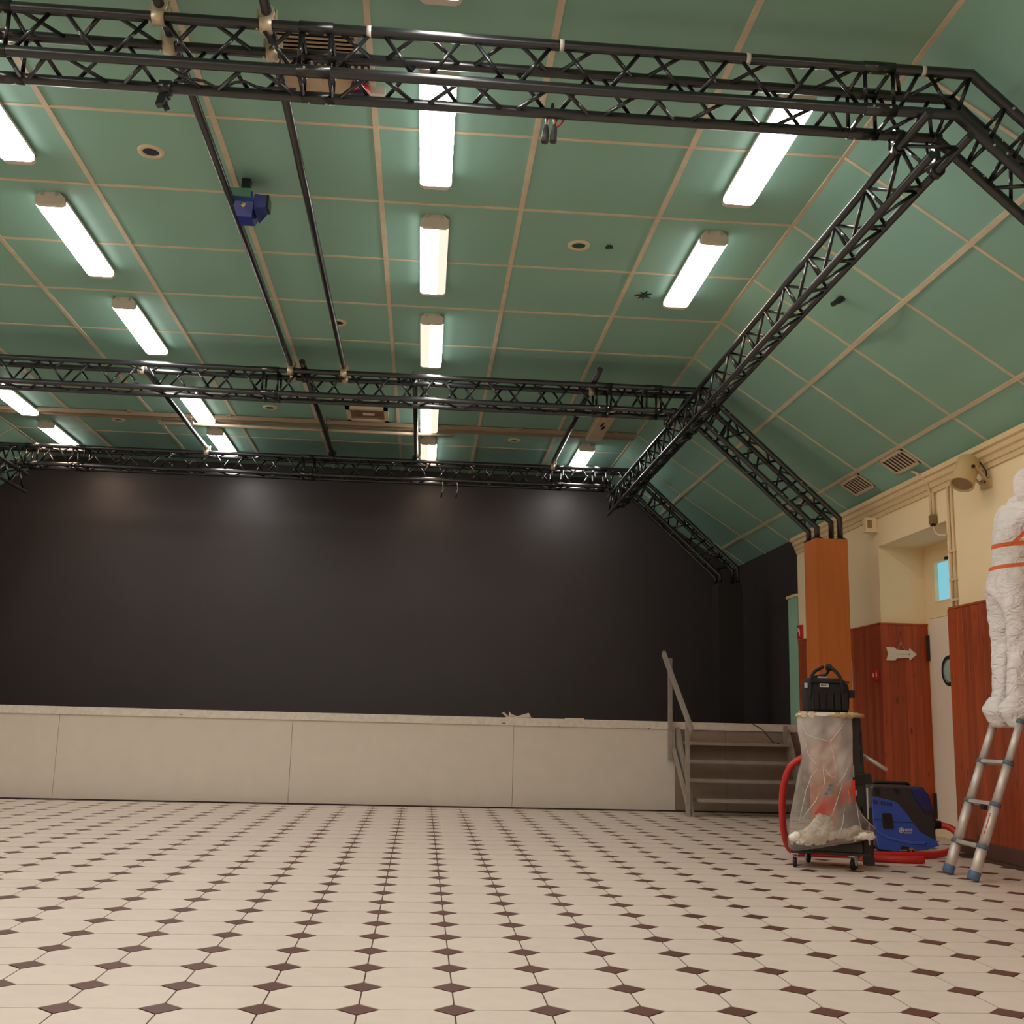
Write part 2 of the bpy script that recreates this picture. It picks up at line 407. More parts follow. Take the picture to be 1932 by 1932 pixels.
# cornice profile
prof = [(0, 3.15), (.018, 3.15), (.022, 3.19), (.035, 3.195), (.04, 3.235), (.06, 3.25), (.065, 3.29), (.09, 3.3), (.09, 3.345), (0, 3.345)]
MB().prism(prof, lambda a, z, y: (XR - a, y, z), Y0, YS - .01).build('trim_2', M_cornice, kind='structure')
# far post of cream wall that frames the stage opening
# door in the recess
dr = thing('door_1', None, None, (XW, 10.25, 0), kind='structure')
dl = MB().box(XW - .02, XW + .03, 9.64, 10.86, .115, 2.11).build('door_leaf', M_door, dr)
MB().box(XW - .05, XW + .04, 9.62, 10.87, 0, .11).build('door_step', M_plaster, dr)
po = MB().lathe((XW - .035, 10.46, 1.58), (1, 0, 0), [(0, .118), (0, .145), (.016, .15), (.016, .118)], 28, False); pf = po.build('porthole_frame', M_rubber, dr)
MB().lathe((XW - .027, 10.46, 1.58), (1, 0, 0), [(0, .1), (.006, .12)], 28).build('porthole_glass', mat('porthole_pane', (160, 200, 196), .15), pf)
MB().box(XW - .03, XW - .026, 10.34, 10.46, 1.49, 1.55).build('porthole_sticker', mat('amber', (190, 160, 100), .6), pf)
for z0, z1 in ((1.70, 1.95), (.16, .40)):
    MB().box(XW - .035, XW - .005, 10.86, 10.915, z0, z1).build('hinge', M_slot, dr)
# window over the door
wn = thing('window_1', None, None, (XW, 10.35, 2.265), kind='structure')
MB().box(XW + .04, XW + .05, 9.95, 10.735, 2.265, 2.68).build('pane', E_win, wn)
fr = MB()
for a in ((9.95, 9.975, 2.265, 2.68), (10.728, 10.735, 2.265, 2.68), (9.95, 10.735, 2.265, 2.28), (9.95, 10.735, 2.665, 2.68)):
    fr.box(XW - .004, XW + .03, *a)
fr.build('window_frame', M_plaster, wn)
MB().box(XW - .03, XW, 10.33, 10.36, 2.255, 2.285).build('latch', M_rubber, wn)
MB().box(XW - .03, XW, 10.41, 10.45, 2.665, 2.69).build('catch', M_rubber, wn)
# green door on the stage
MB().box(XR - .012, XR + .01, YS + .01, 13.8, ZS, 2.62).build('door_2', M_doorgreen, kind='structure')
MB().box(XR - .03, XR + .005, YS, 13.83, 2.62, 2.655).build('trim_3', M_cornice, kind='structure')

# ------------------------------------------------------------------ stage
st = thing('stage', 'raised stage with chipped off-white front boards below the black wall', 'stage', (XC, YS, 0))
MB().box(XL + .02, XR - .02, YS + .03, YB - .02, .9, ZS - .003).build('deck', M_deck, st)
MB().box(XL + .01, XR - .01, YS - .022, YS + .05, .955, ZS).build('edge_board', M_lip, st)
for a, b in zip([XL, -4.177, -1.508, 1.105, 3.06, 3.68], [-4.177, -1.508, 1.105, 3.06, 3.68, XR]):
    MB().box(max(a + .002, XL + .01), min(b - .002, XR - .01), YS, YS + .03, .007, .955).build('front_panel', M_stage if a < 3 else M_raw, st)
MB().box(XL + .01, XR - .01, YS + .006, YS + .028, 0, .007).build('plinth', M_slot, st)

# ------------------------------------------------------------------ ceiling lights
lamp_n = {}
def lamp(x, y0, y1, label, left='lit', right='lit', split=.5):
    t = thing('ceiling_light', label, 'ceiling light', (x, (y0 + y1) / 2, ZC), 'long fluorescent lights on the green ceiling')
    h = MB(); hw = .107
    up = [(-hw, -.05), (-hw, -.03), (-.075, 0), (.075, 0), (hw, -.03), (hw, -.05)]
    h.prism(up, lambda a, b, y: (x + a, y, ZC + b), y0 + .02, y1 - .02).build('housing', M_lampwhite, t)
    for yy, s in ((y0, 1), (y1, -1)):
        c = MB(); rr = []
        for dy, sc in ((0, .92), (.012, 1.0), (.05, 1.0)):
            rr.append([(x + a * sc, yy + s * dy, ZC + b) for a, b in [(-hw, -.082), (-hw, -.035), (-.072, 0), (.072, 0), (hw, -.035), (hw, -.082), (.085, -.096), (-.085, -.096)]])
        c.loft(rr, True, False).build('end_cap', M_lampwhite, t)
    MM = {'lit': E_lit, 'warm': E_warm, 'dim': E_dim, 'off': M_lampoff}
    xm = x - hw + 2 * hw * split
    def sec(a0, a1, m):
        pts = [(-hw, -.05), (-hw, -.082), (-.085, -.096), (.085, -.096), (hw, -.082), (hw, -.05)]
        cl = [(max(a0, min(a1, a)), b) for a, b in pts]
        cl = [q for i, q in enumerate(cl) if i == 0 or q != cl[i - 1]]
        o = MB().prism(cl, lambda a, b, y: (x + a, y, ZC + b), y0 + .05, y1 - .05).build('diffuser', MM[m], t)
        if m in ('lit', 'warm'):
            o.data.materials.append(E_side)
            for p_ in o.data.polygons:
                if abs(p_.normal.x) > .9: p_.material_index = 1
    if left == right: sec(-hw, hw, left)
    else: sec(-hw, xm - x, left); sec(xm - x, hw, right)
    cl = MB()
    for yy in (y0 - .008, y1 + .008):
        for a in (-.05, .05): cl.box(x + a - .008, x + a + .008, yy - .008, yy + .008, ZC - .03, ZC)
    cl.build('clip', M_bolt, t)
    return t
LX = {'nearest': 2.075, 'second': -.045, 'third': -2.835, 'fourth': -4.99}
ROWN = {'nearest': 'row nearest the panelled wall', 'second': 'second row from the panelled wall',
        'third': 'third row from the panelled wall', 'fourth': 'fourth row from the panelled wall'}
LY = [(14.3, 15.62), (12.45, 13.78), (9.76, 11.12), (7.72, 9.1), (5.8, 7.14), (3.78, 5.125), (1.7, 3.05), (-.35, 1.0), (-2.4, -1.05)]  # last entries: unseen fixtures above and behind the camera, added to light the hall
STATE = {('fourth', 0): ('warm', 'warm', .5), ('nearest', 1): ('off', 'off', .5), ('nearest', 3): ('warm', 'warm', .5), ('second', 0): ('dim', 'warm', .45), ('second', 1): ('lit', 'dim', .62), ('second', 2): ('dim', 'lit', .42),
         ('second', 3): ('lit', 'dim', .66)}
DESC = {'off': 'unlit yellowed stained ceiling light', 'half': 'half-lit ceiling light', 'warm': 'warm white ceiling light', 'lit': 'bright white ceiling light'}
for r in LX:
    cnt = 0
    for i, (a, b) in enumerate(LY):
        if r == 'nearest' and i in (2, 5): continue
        cnt += 1
        sl, sr, sp = STATE.get((r, i), ('lit', 'lit', .5))
        k = 'half' if sl != sr else sl
        t = lamp(LX[r], a, b, '%s, %s from the stage, %s' % (DESC[k], ORD[cnt], ROWN[r]), sl, sr, sp)
        if k == 'off':
            sm = MB()
            for q in range(5): sm.sphere((LX[r] + random.uniform(-.03, .03), 13.02 + random.uniform(-.14, .14), ZC - .097), (.018, .04, .002), q, .6)
            sm.build('stain', M_slot, t)

# ------------------------------------------------------------------ trusses
CR, BR = .029, .0112
bm_ = MB().tube([(0, 0, 0), (0, 0, 1)], BR, 6); ME_brace = bm_.mesh('brace', M_metal); fix_normals(ME_brace)
bl_ = MB().tube([(0, 0, 0), (0, 0, 1)], .0065, 6); ME_bolt = bl_.mesh('bolt', M_bolt); fix_normals(ME_bolt)
ZT, ZB2, DY = 4.40, 4.16, .243
KT = 2.765                      # knee of the outer chord
P_out = [(KT, ZT), (4.17, 3.11), (4.17, 2.895)]
_d = Vector((4.17 - KT, 3.11 - ZT)).normalized(); _n = Vector((_d.y, -_d.x)); _n = -_n if _n.x > 0 else _n
_o = Vector((KT, ZT)) + _n * .24
kx = _o.x + _d.x * (ZB2 - _o.y) / _d.y; XI = 3.93; zz = _o.y + _d.y * (XI - _o.x) / _d.x
P_in = [(kx, ZB2), (XI, zz), (XI, 2.895)]
def mirror(p): return (2 * XC - p[0], p[1])
def arch(yn, label, joints, bands=(), foot=2.895):
    t = thing('lattice_truss', label, 'truss', (XC, yn + DY / 2, foot), 'black lattice truss arches')
    yf = yn + DY
    po, pi = [(a, foot if b == 2.895 else b) for a, b in P_out], [(a, foot if b == 2.895 else b) for a, b in P_in]
    for y in (yn, yf):
        for pp in (po, pi):
            path = [mirror(q) for q in pp][::-1] + list(pp)
            MB().tube([(a, y, b) for a, b in path], CR, 12).build('chord', M_metal, t)
    def br(a, b): inst('brace', ME_brace, t, seg_mtx(a, b))
    def panel(A0, A1, B0, B1, n):     # zigzag between line A and line B with n periods
        A0, A1, B0, B1 = map(Vector, (A0, A1, B0, B1))
        for i in range(n):
            u0, um, u1 = (i + .06) / n, (i + .5) / n, (i + .94) / n
            br(A0.lerp(A1, u0), B0.lerp(B1, um - .06 / n)); br(B0.lerp(B1, um + .06 / n), A0.lerp(A1, u1))
    def four(u0, u1, f_o, f_i, n):    # all four faces on a straight run; f_o/f_i: param -> (x,z)
        a0, a1, b0, b1 = f_o(u0), f_o(u1), f_i(u0), f_i(u1)
        V = lambda p, y: (p[0], y, p[1])
        panel(V(b0, yn), V(b1, yn), V(a0, yn), V(a1, yn), n); panel(V(a0, yf), V(a1, yf), V(b0, yf), V(b1, yf), n)
        panel(V(a0, yn), V(a1, yn), V(a0, yf), V(a1, yf), n); panel(V(b0, yf), V(b1, yf), V(b0, yn), V(b1, yn), n)
    def frame(p_o, p_i):
        V = lambda p, y: (p[0], y, p[1])
        for q in ((V(p_o, yn), V(p_i, yn)), (V(p_o, yf), V(p_i, yf)), (V(p_o, yn), V(p_o, yf)), (V(p_i, yn), V(p_i, yf))): br(*q)
    js = sorted(joints); X = [2 * XC - KT + .05] + js + [KT - .05]
    fo, fi = (lambda x: (x, ZT)), (lambda x: (x, ZB2))
    for a, b in zip(X[:-1], X[1:]):
        a2 = a + (.075 if a in js else 0); b2 = b - (.075 if b in js else 0)
        if a in js: frame(fo(a2), fi(a2))
        if b in js: frame(fo(b2), fi(b2))
        L = b2 - a2
        if a == X[0]: a2 = 2 * XC - kx
        if b == X[-1]: b2 = kx
        four(a2, b2, fo, fi, max(1, round(L / .485)))
    for j in js:
        for (y, z) in ((yn, ZT), (yn, ZB2), (yf, ZT), (yf, ZB2)):
            for dx in (-.045, .045): inst('bolt', ME_bolt, t, seg_mtx((j + dx, y - .034, z), (j + dx, y + .034, z)) if z == ZB2 and y == yn else seg_mtx((j + dx, y, z - .034), (j + dx, y, z + .034)))
            MB().tube([(j - .085, y, z), (j + .085, y, z)], CR + .003, 12).build('coupler', M_metal, t)
    for sd in (1, -1):
        mx = (lambda p: p) if sd > 0 else mirror
        o0, o1, i0, i1 = Vector(po[0]), Vector(po[1]), Vector(pi[0]), Vector(pi[1])
        fo2 = lambda u: mx(tuple(o0.lerp(o1, u))); fi2 = lambda u: mx(tuple(i0.lerp(i1, u)))
        frame(fo2(0), fi2(0)) 
        frame(fo2(.13), fi2(.13)); frame(fo2(.22), fi2(.22))
        four(.22, .68, fo2, fi2, 2); frame(fo2(.70), fi2(.70)); frame(fo2(.78), fi2(.78)); four(.8, .98, fo2, fi2, 1)
        for u in (.17, .74):
            for f in (fo2, fi2):
                q = f(u)
                for e in (-.04, .04):
                    for y in (yn, yf): inst('bolt', ME_bolt, t, seg_mtx((q[0] + e * ca, y - .033, q[1] - e * sa * sd * 1), (q[0] + e * ca, y + .033, q[1] - e * sa * sd * 1)))
        for pp in (po, pi):
            for y in (yn, yf):
                q = mx(pp[2]); MB().box(q[0] - .04, q[0] + .04, y - .04, y + .04, foot - .004, foot + .008).build('foot_plate', M_metal, t)
    for x in bands:
        MB().tube([(x - .011, yn, ZT), (x + .011, yn, ZT)], CR + .0015, 14).build('tape_band', M_tape, t, label='white tape band')
    return t
YF1, YF2, YF3 = 5.12, 10.82, 14.55
arch(YF1, 'black square lattice truss arch ringed with white tape bands', [-5.17, -2.245, -.665, 2.26], (-.40, .585, 1.56, 2.5))
arch(YF2, 'black square lattice truss arch standing on the orange pillar beside the stage', [-5.16, -4.63, -1.64, 1.73, 2.25])
arch(YF3, 'black square lattice truss arch over the stage just in front of the black wall', [-5.21, -4.61, -1.64, 1.70, 2.30])
def long_truss(sd, label):
    mx = (lambda x: x) if sd > 0 else (lambda x: 2 * XC - x)
    A, B, C = (2.46, 4.085), (2.46, 3.845), (2.67, 3.965)
    ya, yb = 4.98, 14.92
    t = thing('triangular_truss', label, 'truss', (mx(2.5), ya, 3.845), 'triangular trusses along the hall')
    for q, r in ((A, .0225), (B, .0225), (C, .0225)):
        MB().tube([(mx(q[0]), ya, q[1]), (mx(q[0]), yb, q[1])], r, 12).build('chord', M_metal, t)
    n = int((yb - ya) / .489)
    def br(p, y, q, y2): inst('brace', ME_brace, t, seg_mtx((mx(p[0]), y, p[1]), (mx(q[0]), y2, q[1])))
    for i in range(n):
        y = ya + .1 + i * .489
        br(B, y, A, y + .24); br(A, y + .25, B, y + .479)
        br(C, y + .02, A, y + .25); br(A, y + .26, C, y + .47)
        br(C, y, B, y + .2); br(B, y + .26, C, y + .46)
    for y in (YF1 + DY, YF2 + .0, YF2 + DY, YF3 + .0):
        for q in (A, C):
            c = MB(); z = ZB2
            c.tube([(mx(q[0]), y - .026, q[1]), (mx(q[0]), y + .026, q[1])], .036, 12)
            c.box(mx(q[0]) - .016, mx(q[0]) + .016, y - .02, y + .02, q[1], z)
            c.tube([(mx(q[0]) - .026, y, z), (mx(q[0]) + .026, y, z)], .036, 12)
            c.tube([(mx(q[0]) - .05, y, q[1] - .01), (mx(q[0]) - .05, y, z)], .008, 6).build('clamp', M_metal, t)
    return t
long_truss(1, 'black triangular truss running along the hall above the wood-panelled side')
long_truss(-1, 'black triangular truss running along the hall on the side away from the panelling')
# pillars
def pillar(yc, sd, label, z0=0, m=None):
    m = m or M_pillar; nm = 'wood_pillar' if z0 == 0 else 'black_pillar'; gr = 'orange wood pillars under the trusses' if z0 == 0 else 'black pillars on the stage'
    x0, x1, y0, y1, h = 3.895, 4.225, yc - .175, yc + .175, 2.89
    if sd < 0: x0, x1 = 2 * XC - x1, 2 * XC - x0
    t = thing(nm, label, 'pillar', ((x0 + x1) / 2, yc, z0), gr)
    MB().box(x0, x0 + .018, y0, y1, z0, h).build('side_board', m, t); MB().box(x1 - .018, x1, y0, y1, z0, h).build('side_board', m, t)
    MB().box(x0 + .018, x1 - .018, y0 + .002, y0 + .02, z0, h - .002).build('face_board', m, t); MB().box(x0 + .018, x1 - .018, y1 - .02, y1 - .002, z0, h - .002).build('face_board', m, t)
    MB().box(x0 + .018, x1 - .018, y0 + .02, y1 - .02, h - .03, h - .006).build('top_board', m, t)
pillar(YF2 + DY / 2, 1, 'orange-brown wooden pillar behind the trolley, beside the stage steps')
pillar(YF1 + DY / 2, 1, 'orange-brown wooden pillar carrying the arch with tape bands, beside the panelled wall')
pillar(YF2 + DY / 2, -1, 'orange-brown wooden pillar beside the stage, far from the panelled wall')
pillar(YF1 + DY / 2, -1, 'orange-brown wooden pillar carrying the taped arch, far from the panelled wall')

pillar(YF3 + DY / 2, 1, 'black painted pillar on the stage near the green door', ZS, M_pblack)
pillar(YF3 + DY / 2, -1, 'black painted pillar on the stage away from the green door', ZS, M_pblack)

# ------------------------------------------------------------------ bars hung along the hall
def bar(x, ya, yb, z, label, clamps, m=M_metal, r=.027, cm=M_clamp):
    t = thing('lighting_bar', label, 'bar', (x, ya, z), 'long lighting bars above the trusses')
    MB().tube([(x, ya, z), (x, yb, z)], r, 12).build('tube', m, t)
    for y, zc in clamps:
        c = MB(); c.tube([(x, y - .025, z), (x, y + .025, z)], r + .014, 12).box(x - .028, x + .028, y - .022, y + .022, zc, z)
        c.tube([(x - .03, y, zc), (x + .03, y, zc)], CR + .014, 12)
        c.tube([(x + .045, y, zc - .02), (x + .045, y, z + .03)], .007, 6).tube([(x - .045, y, zc - .03), (x - .045, y, z + .02)], .007, 6)
        c.build('clamp', cm, t)
zb = ZT + .06
bar(-1.445, 3.2, 11.2, zb, 'dark lighting bar beside the blue effect light', [(YF1, ZT), (YF1 + DY, ZT), (YF2, ZT), (YF2 + DY, ZT)])
bar(-.915, 3.2, 11.2, zb, 'dark lighting bar passing under the louvred ceiling unit', [(YF1, ZT), (YF1 + DY, ZT), (YF2, ZT), (YF2 + DY, ZT)])
bar(-1.32, 10.7, 15.0, zb, 'short dark bar crossing the beige curtain track near the square recessed lamp', [(YF2 + DY, ZT), (YF3, ZT)], r=.03, cm=M_metal)
bar(1.64, 10.5, 15.0, zb, 'short dark bar beside the unlit ceiling light over the stage', [(YF2 + DY, ZT), (YF3, ZT)], r=.03)
bar(-.205, 10.9, 15.2, zb, 'short dark bar alongside the half-lit lights in front of the stage', [(YF2 + DY, ZT), (YF3, ZT)], r=.026, cm=M_metal)
bar(-2.97, 11.0, 15.0, zb, 'short dark bar alongside the third row of lights over the stage', [(YF2 + DY, ZT), (YF3, ZT)], r=.026)
# curtain track and pole
t = thing('curtain_track', 'long beige double curtain track fixed across the ceiling before the stage', 'curtain track', (XC, 13.72, ZC))
for y in (13.66, 13.79): MB().box(-5.4, 2.6, y - .022, y + .022, ZC - .06, ZC - .008).build('rail', M_brownrail, t)
for k in range(7): MB().box(-5.0 + k * 1.22, -4.95 + k * 1.22, 13.6, 13.85, ZC - .03, ZC - .003).build('bracket', M_brownrail, t)
t = thing('curtain_pole', 'dark brown pole hung below the beige curtain track', 'pole', (-1.5, 13.5, 4.5))
MB().tube([(-3.36, 13.5, 4.5), (.27, 13.5, 4.5)], .02, 10).build('tube', M_brownrail, t)
for x in (-2.97, -1.32, -.205):
    MB().box(x - .03, x + .03, 13.47, 13.53, 4.47, 4.535).tube([(x, 13.5, 4.53), (x, 13.5, ZC - .01)], .006, 6).build('hanger', M_metal, t)
# cable with clear drop: hanging connectors on the taped arch
def conn(x, z, label):
    t = thing('cable_connector', label, 'cable', (x, 5.40, z), 'cable ends hanging from the taped truss')
    MB().tube([(x + (.575 - x) * .9, 5.40, 4.24), (x + (.575 - x) * .7, 5.395, 4.2), (x + (.575 - x) * .25, 5.39, z + .16), (x, 5.39, z + .1)], .006, 8).build('cable', M_plastic, t)
    MB().tube([(x + (.575 - x) * .2, 5.39, z + .165), (x, 5.39, z + .1)], .0085, 8).build('strain_relief', M_alu, t)
    MB().lathe((x, 5.39, z + .105), (-.08, -.1, -1), [(0, .01), (.03, .017), (.07, .02), (.105, .02), (.105, .015), (.095, .014)], 14).build('plug', mat('plug_grey', (72, 74, 76), .5), t)
conn(.54, 4.0, 'grey cable plug with bare grey cord hanging from the taped truss')
conn(.585, 4.005, 'grey cable plug with a red loop tied above it, hanging from the taped truss')
lp = [(.595 + .028 * math.cos(a) * .6 + .018 + .02 * math.sin(a), 5.385, 4.135 + .04 * math.sin(a)) for a in [2 * math.pi * i / 16 for i in range(17)]]
MB().tube(lp, .005, 6).build('red_loop', M_redsign, None, 'red loop of tie cord knotted on the hanging cable plug', 'cable tie', base=(.6, 5.385, 4.1))
for k, x in enumerate((.16, .357)):
    t = thing('cable_drop', 'small cable end dangling over the stage, the one %s the steps' % ('farther from', 'nearer to')[k], 'cable', (x, 14.6, 3.92), 'cable ends dangling over the stage')
    MB().tube([(x, 14.6, 4.15), (x + .012, 14.6, 4.05), (x - .006, 14.6, 4.0)], .005, 6).build('cord', M_alu, t)
    MB().lathe((x - .006, 14.6, 4.0), (-.1, 0, -1), [(0, .008), (.02, .013), (.07, .013)], 10).build('plug', M_plastic, t)
# black hook under the taped arch
t = thing('hook_clamp', 'black hook clamp under the taped truss where the dark bar crosses', 'clamp', (-1.45, 5.37, 4.05))
MB().tube([(-1.475, 5.363, ZB2), (-1.415, 5.363, ZB2)], .04, 12).build('jaw', M_metal, t)
MB().bar((-1.445, 5.363, 4.14), (-1.455, 5.33, 4.04), .05, .03).bar((-1.45, 5.34, 4.07), (-1.425, 5.34, 4.03), .03, .03).build('hook', M_metal, t)
MB().tube([(-1.48, 5.35, 4.09), (-1.415, 5.35, 4.1)], .012, 8).build('wing_bolt', M_metal, t)
# loose cable along the truss
cp = [(-1.40 + .62 * i / 12, 5.33 + .02 * math.sin(i * 1.7), 4.185 + .014 * math.sin(i * 1.1)) for i in range(13)]
MB().tube(cp, .008, 8).build('truss_cable', M_plastic, None, 'black cable lying on the bottom of the taped truss', 'cable', base=(-1.1, 5.33, 4.19))

# ------------------------------------------------------------------ ceiling fittings
def downlight(x, y, label, inner, r=.085):
    t = thing('downlight', label, 'downlight', (x, y, ZC), 'round recessed downlights in the green ceiling')
    MB().lathe((x, y, ZC + .004), (0, 0, -1), [(0, r * .62), (.016, r * .66), (.018, r), (.004, r + .004)], 28, False).build('ring', M_ring, t)
    MB().lathe((x, y, ZC - .001), (0, 0, -1), [(0, r * .66), (.006, r * .62)], 24).build('lens', inner, t)
M_lensbr = mat('lens_bright', (190, 180, 150), .15, metal=.6)
downlight(-1.952, 7.023, 'round recessed downlight with a dark blue lens near the blue effect light', M_lensdark)
downlight(1.088, 8.105, 'round recessed downlight with a green lens beside the torn scraps', M_lensgreen)
downlight(-.935, 10.124, 'round recessed downlight partly behind the dark lighting bar', M_lensdark, .08)
downlight(-1.976, 13.2, 'round recessed downlight with a dark lens next to the curtain track', M_lensgreen, .08)
downlight(1.085, 14.26, 'round recessed downlight with a shiny centre beside the short dark bar', M_lensbr, .08)
downlight(-4.018, 14.1, 'round recessed downlight with a shiny centre between the outer light rows', M_lensbr, .08)
# square recessed lamp
t = thing('recessed_lamp', 'square beige recessed lamp with a mottled reflector by the curtain track', 'recessed lamp', (-.8, 13.28, ZC))
x0, x1, y0, y1 = -1.06, -.55, 12.98, 13.57
fr = MB()
for a in ((x0, x1, y0, y0 + .07), (x0, x1, y1 - .07, y1), (x0, x0 + .05, y0, y1), (x1 - .05, x1, y0, y1)): fr.box(*a, ZC - .03, ZC)
fr.build('frame', M_ring, t)
MB().box(x0 + .05, x1 - .05, y0 + .07, y1 - .07, ZC - .012, ZC - .002).build('reflector', mat('reflector', (150, 118, 90), .3, metal=.4, var=.5, vscale=16), t)
MB().box(-.86, -.72, 13.24, 13.31, ZC - .02, ZC - .012).build('bulb', M_lampwhite, t)
# louvred unit over the taped arch
t = thing('louvred_heater', 'beige louvred ceiling unit above the taped truss', 'heater', (-.72, 5.85, ZC))
MB().box(-.97, -.5, 5.52, 6.12, ZC - .04, ZC - .004).build('body', M_louver, t)
for k in range(6): MB().obox((-.735, 5.555 + k * .038, ZC - .05), (1, 0, 0), (0, 1, .5), (0, -.5, 1), .22, .013, .004).build('slat', M_louver, t)
MB().box(-.955, -.515, 5.54, 5.765, ZC - .043, ZC - .04).build('slot_panel', M_slot, t)
MB().box(-.82, -.44, 5.79, 5.88, ZC - .05, ZC - .04).build('slot_panel', M_slot, t)
for k in range(10): MB().box(-.81 + k * .038, -.793 + k * .038, 5.79, 5.88, ZC - .062, ZC - .05).build('fin', M_lampwhite, t)
MB().box(-.94, -.72, 5.91, 6.0, ZC - .06, ZC - .04).build('cover', M_louver, t)
t = thing('warning_lamp', 'dark round lamp with a red band beside the louvred ceiling unit', 'lamp', (-.5, 5.98, ZC))
MB().lathe((-.5, 5.98, ZC - .04), (0, 0, -1), [(0, .05), (.03, .06)], 18).build('base', M_plastic, t)
MB().lathe((-.5, 5.98, ZC - .07), (0, 0, -1), [(0, .058), (.05, .058)], 18).build('red_band', M_redsign, t)
MB().lathe((-.5, 5.98, ZC - .12), (0, 0, -1), [(0, .06), (.03, .058), (.045, .03), (.05, .004)], 18).build('dome', M_lensdark, t)
MB().box(-.53, -.47, 5.95, 6.01, ZC - .041, ZC).build('mount', M_plastic, t)
MB().box(-.53, -.36, 6.06, 6.12, ZC - .05, ZC).box(-.45, -.4, 6.12, 6.15, ZC - .04, ZC).build('junction_box', M_lampwhite, None, 'small white junction box beside the louvred ceiling unit', 'junction box', base=(-.45, 6.09, ZC - .05))
# blue effect light
t = thing('effect_light', 'glossy blue effect light with a silvery front, hung from the dark bar', 'stage light', (-1.36, 7.35, 4.42))
MB().loft([[(-1.45, 7.22, 4.53), (-1.30, 7.22, 4.53), (-1.30, 7.5, 4.54), (-1.45, 7.5, 4.54)], [(-1.44, 7.23, 4.46), (-1.29, 7.23, 4.46), (-1.28, 7.5, 4.47), (-1.44, 7.5, 4.47)],
           [(-1.41, 7.30, 4.38), (-1.31, 7.30, 4.38), (-1.31, 7.46, 4.385), (-1.41, 7.46, 4.385)]], True, False).build('body', M_projblue, t)
MB().box(-1.455, -1.31, 7.205, 7.225, 4.485, 4.545).build('front', M_projsil, t)
MB().hexa([(-1.29, 7.25, 4.42), (-1.22, 7.3, 4.46), (-1.22, 7.42, 4.46), (-1.28, 7.45, 4.4), (-1.29, 7.25, 4.53), (-1.215, 7.3, 4.545), (-1.215, 7.42, 4.545), (-1.28, 7.45, 4.53)]).build('side_pod', M_bluedk, t)
MB().box(-1.225, -1.2, 7.3, 7.42, 4.46, 4.55).build('bracket', M_metal, t)
MB().box(-1.40, -1.34, 7.33, 7.39, 4.53, ZC).build('hanger', M_metal, t)
MB().sphere((-1.36, 7.24, 4.44), .02).build('lens', M_lensbr, t)
# torn scraps stuck on the ceiling
def scrap(x, y, r, seed, label):
    random.seed(seed); pts = []
    for k in range(14):
        a = 2 * math.pi * k / 14; q = r * (random.uniform(.75, 1.1) if k % 2 else random.uniform(.18, .4)); pts.append((x + q * math.cos(a) * .7, y + q * math.sin(a)))
    MB().prism(pts, lambda a, b, d: (a, b, d), ZC - .012, ZC - .001).build('torn_scrap', mat('scrap_%d' % seed, (44, 66, 52), .8), None, label, 'scrap', base=(x, y, ZC - .012))
p = (1.57, 9.33)
scrap(1.79, 9.05, .11, 3, 'dark star-shaped torn scrap stuck to the ceiling near the warm light')
scrap(1.33, 8.1, .05, 5, 'tiny dark scrap on the ceiling beside the green downlight')
# black fitting on the slope
x, z = slope(.62, .0, 1)
t = thing('sensor_stub', 'small black fitting on the sloping green ceiling beside the triangular truss', 'sensor', (x, 8.05, z))
MB().lathe((x + .03, 8.02, z - .015), (-.6, -.25, -.45), [(0, .03), (.05, .028), (.09, .02), (.13, .02)], 12).build('body', M_metal, t)
MB().tube([(x + .03, 8.02, z - .02), (x + .05, 8.05, z - .01)], .012, 8).build('stem', M_metal, t)
# air vents on the slope
def vent(y0, y1, s0, s1, label):
    sm, ym = (s0 + s1) / 2, (y0 + y1) / 2; x, z = slope(sm, 0, 1)
    t = thing('air_vent', label, 'vent', (x, ym, z), 'louvred air vents at the foot of the sloping ceiling')
    def sb(a, b, c, d, n0, n1, name, m):
        q = []
        for n in (n1, n0):
            for s, y in ((a, c), (b, c), (b, d), (a, d)):
                xx, zz = slope(s, n, 1); q.append((xx, y, zz))
        MB().hexa(q).build(name, m, t)
    sb(s0, s1, y0, y1, .002, .008, 'backing', M_slot)
    b = .028
    for a in ((s0, s0 + b, y0, y1), (s1 - b, s1, y0, y1), (s0, s1, y0, y0 + b), (s0, s1, y1 - b, y1)): sb(*a, .004, .018, 'frame', M_batten)
    n = 7; w_ = (y1 - y0 - 2 * b) / n
    for i in range(n):
        if i: sb(s0 + b, s1 - b, y0 + b + i * w_ - .009, y0 + b + i * w_ + .009, .006, .014, 'slat', M_batten)
vent(9.62, 10.12, 2.025, 2.25, 'louvred air vent closer to the cylinder loudspeaker on the sloping ceiling')
vent(10.65, 11.15, 2.025, 2.25, 'louvred air vent closer to the orange pillar on the sloping ceiling')

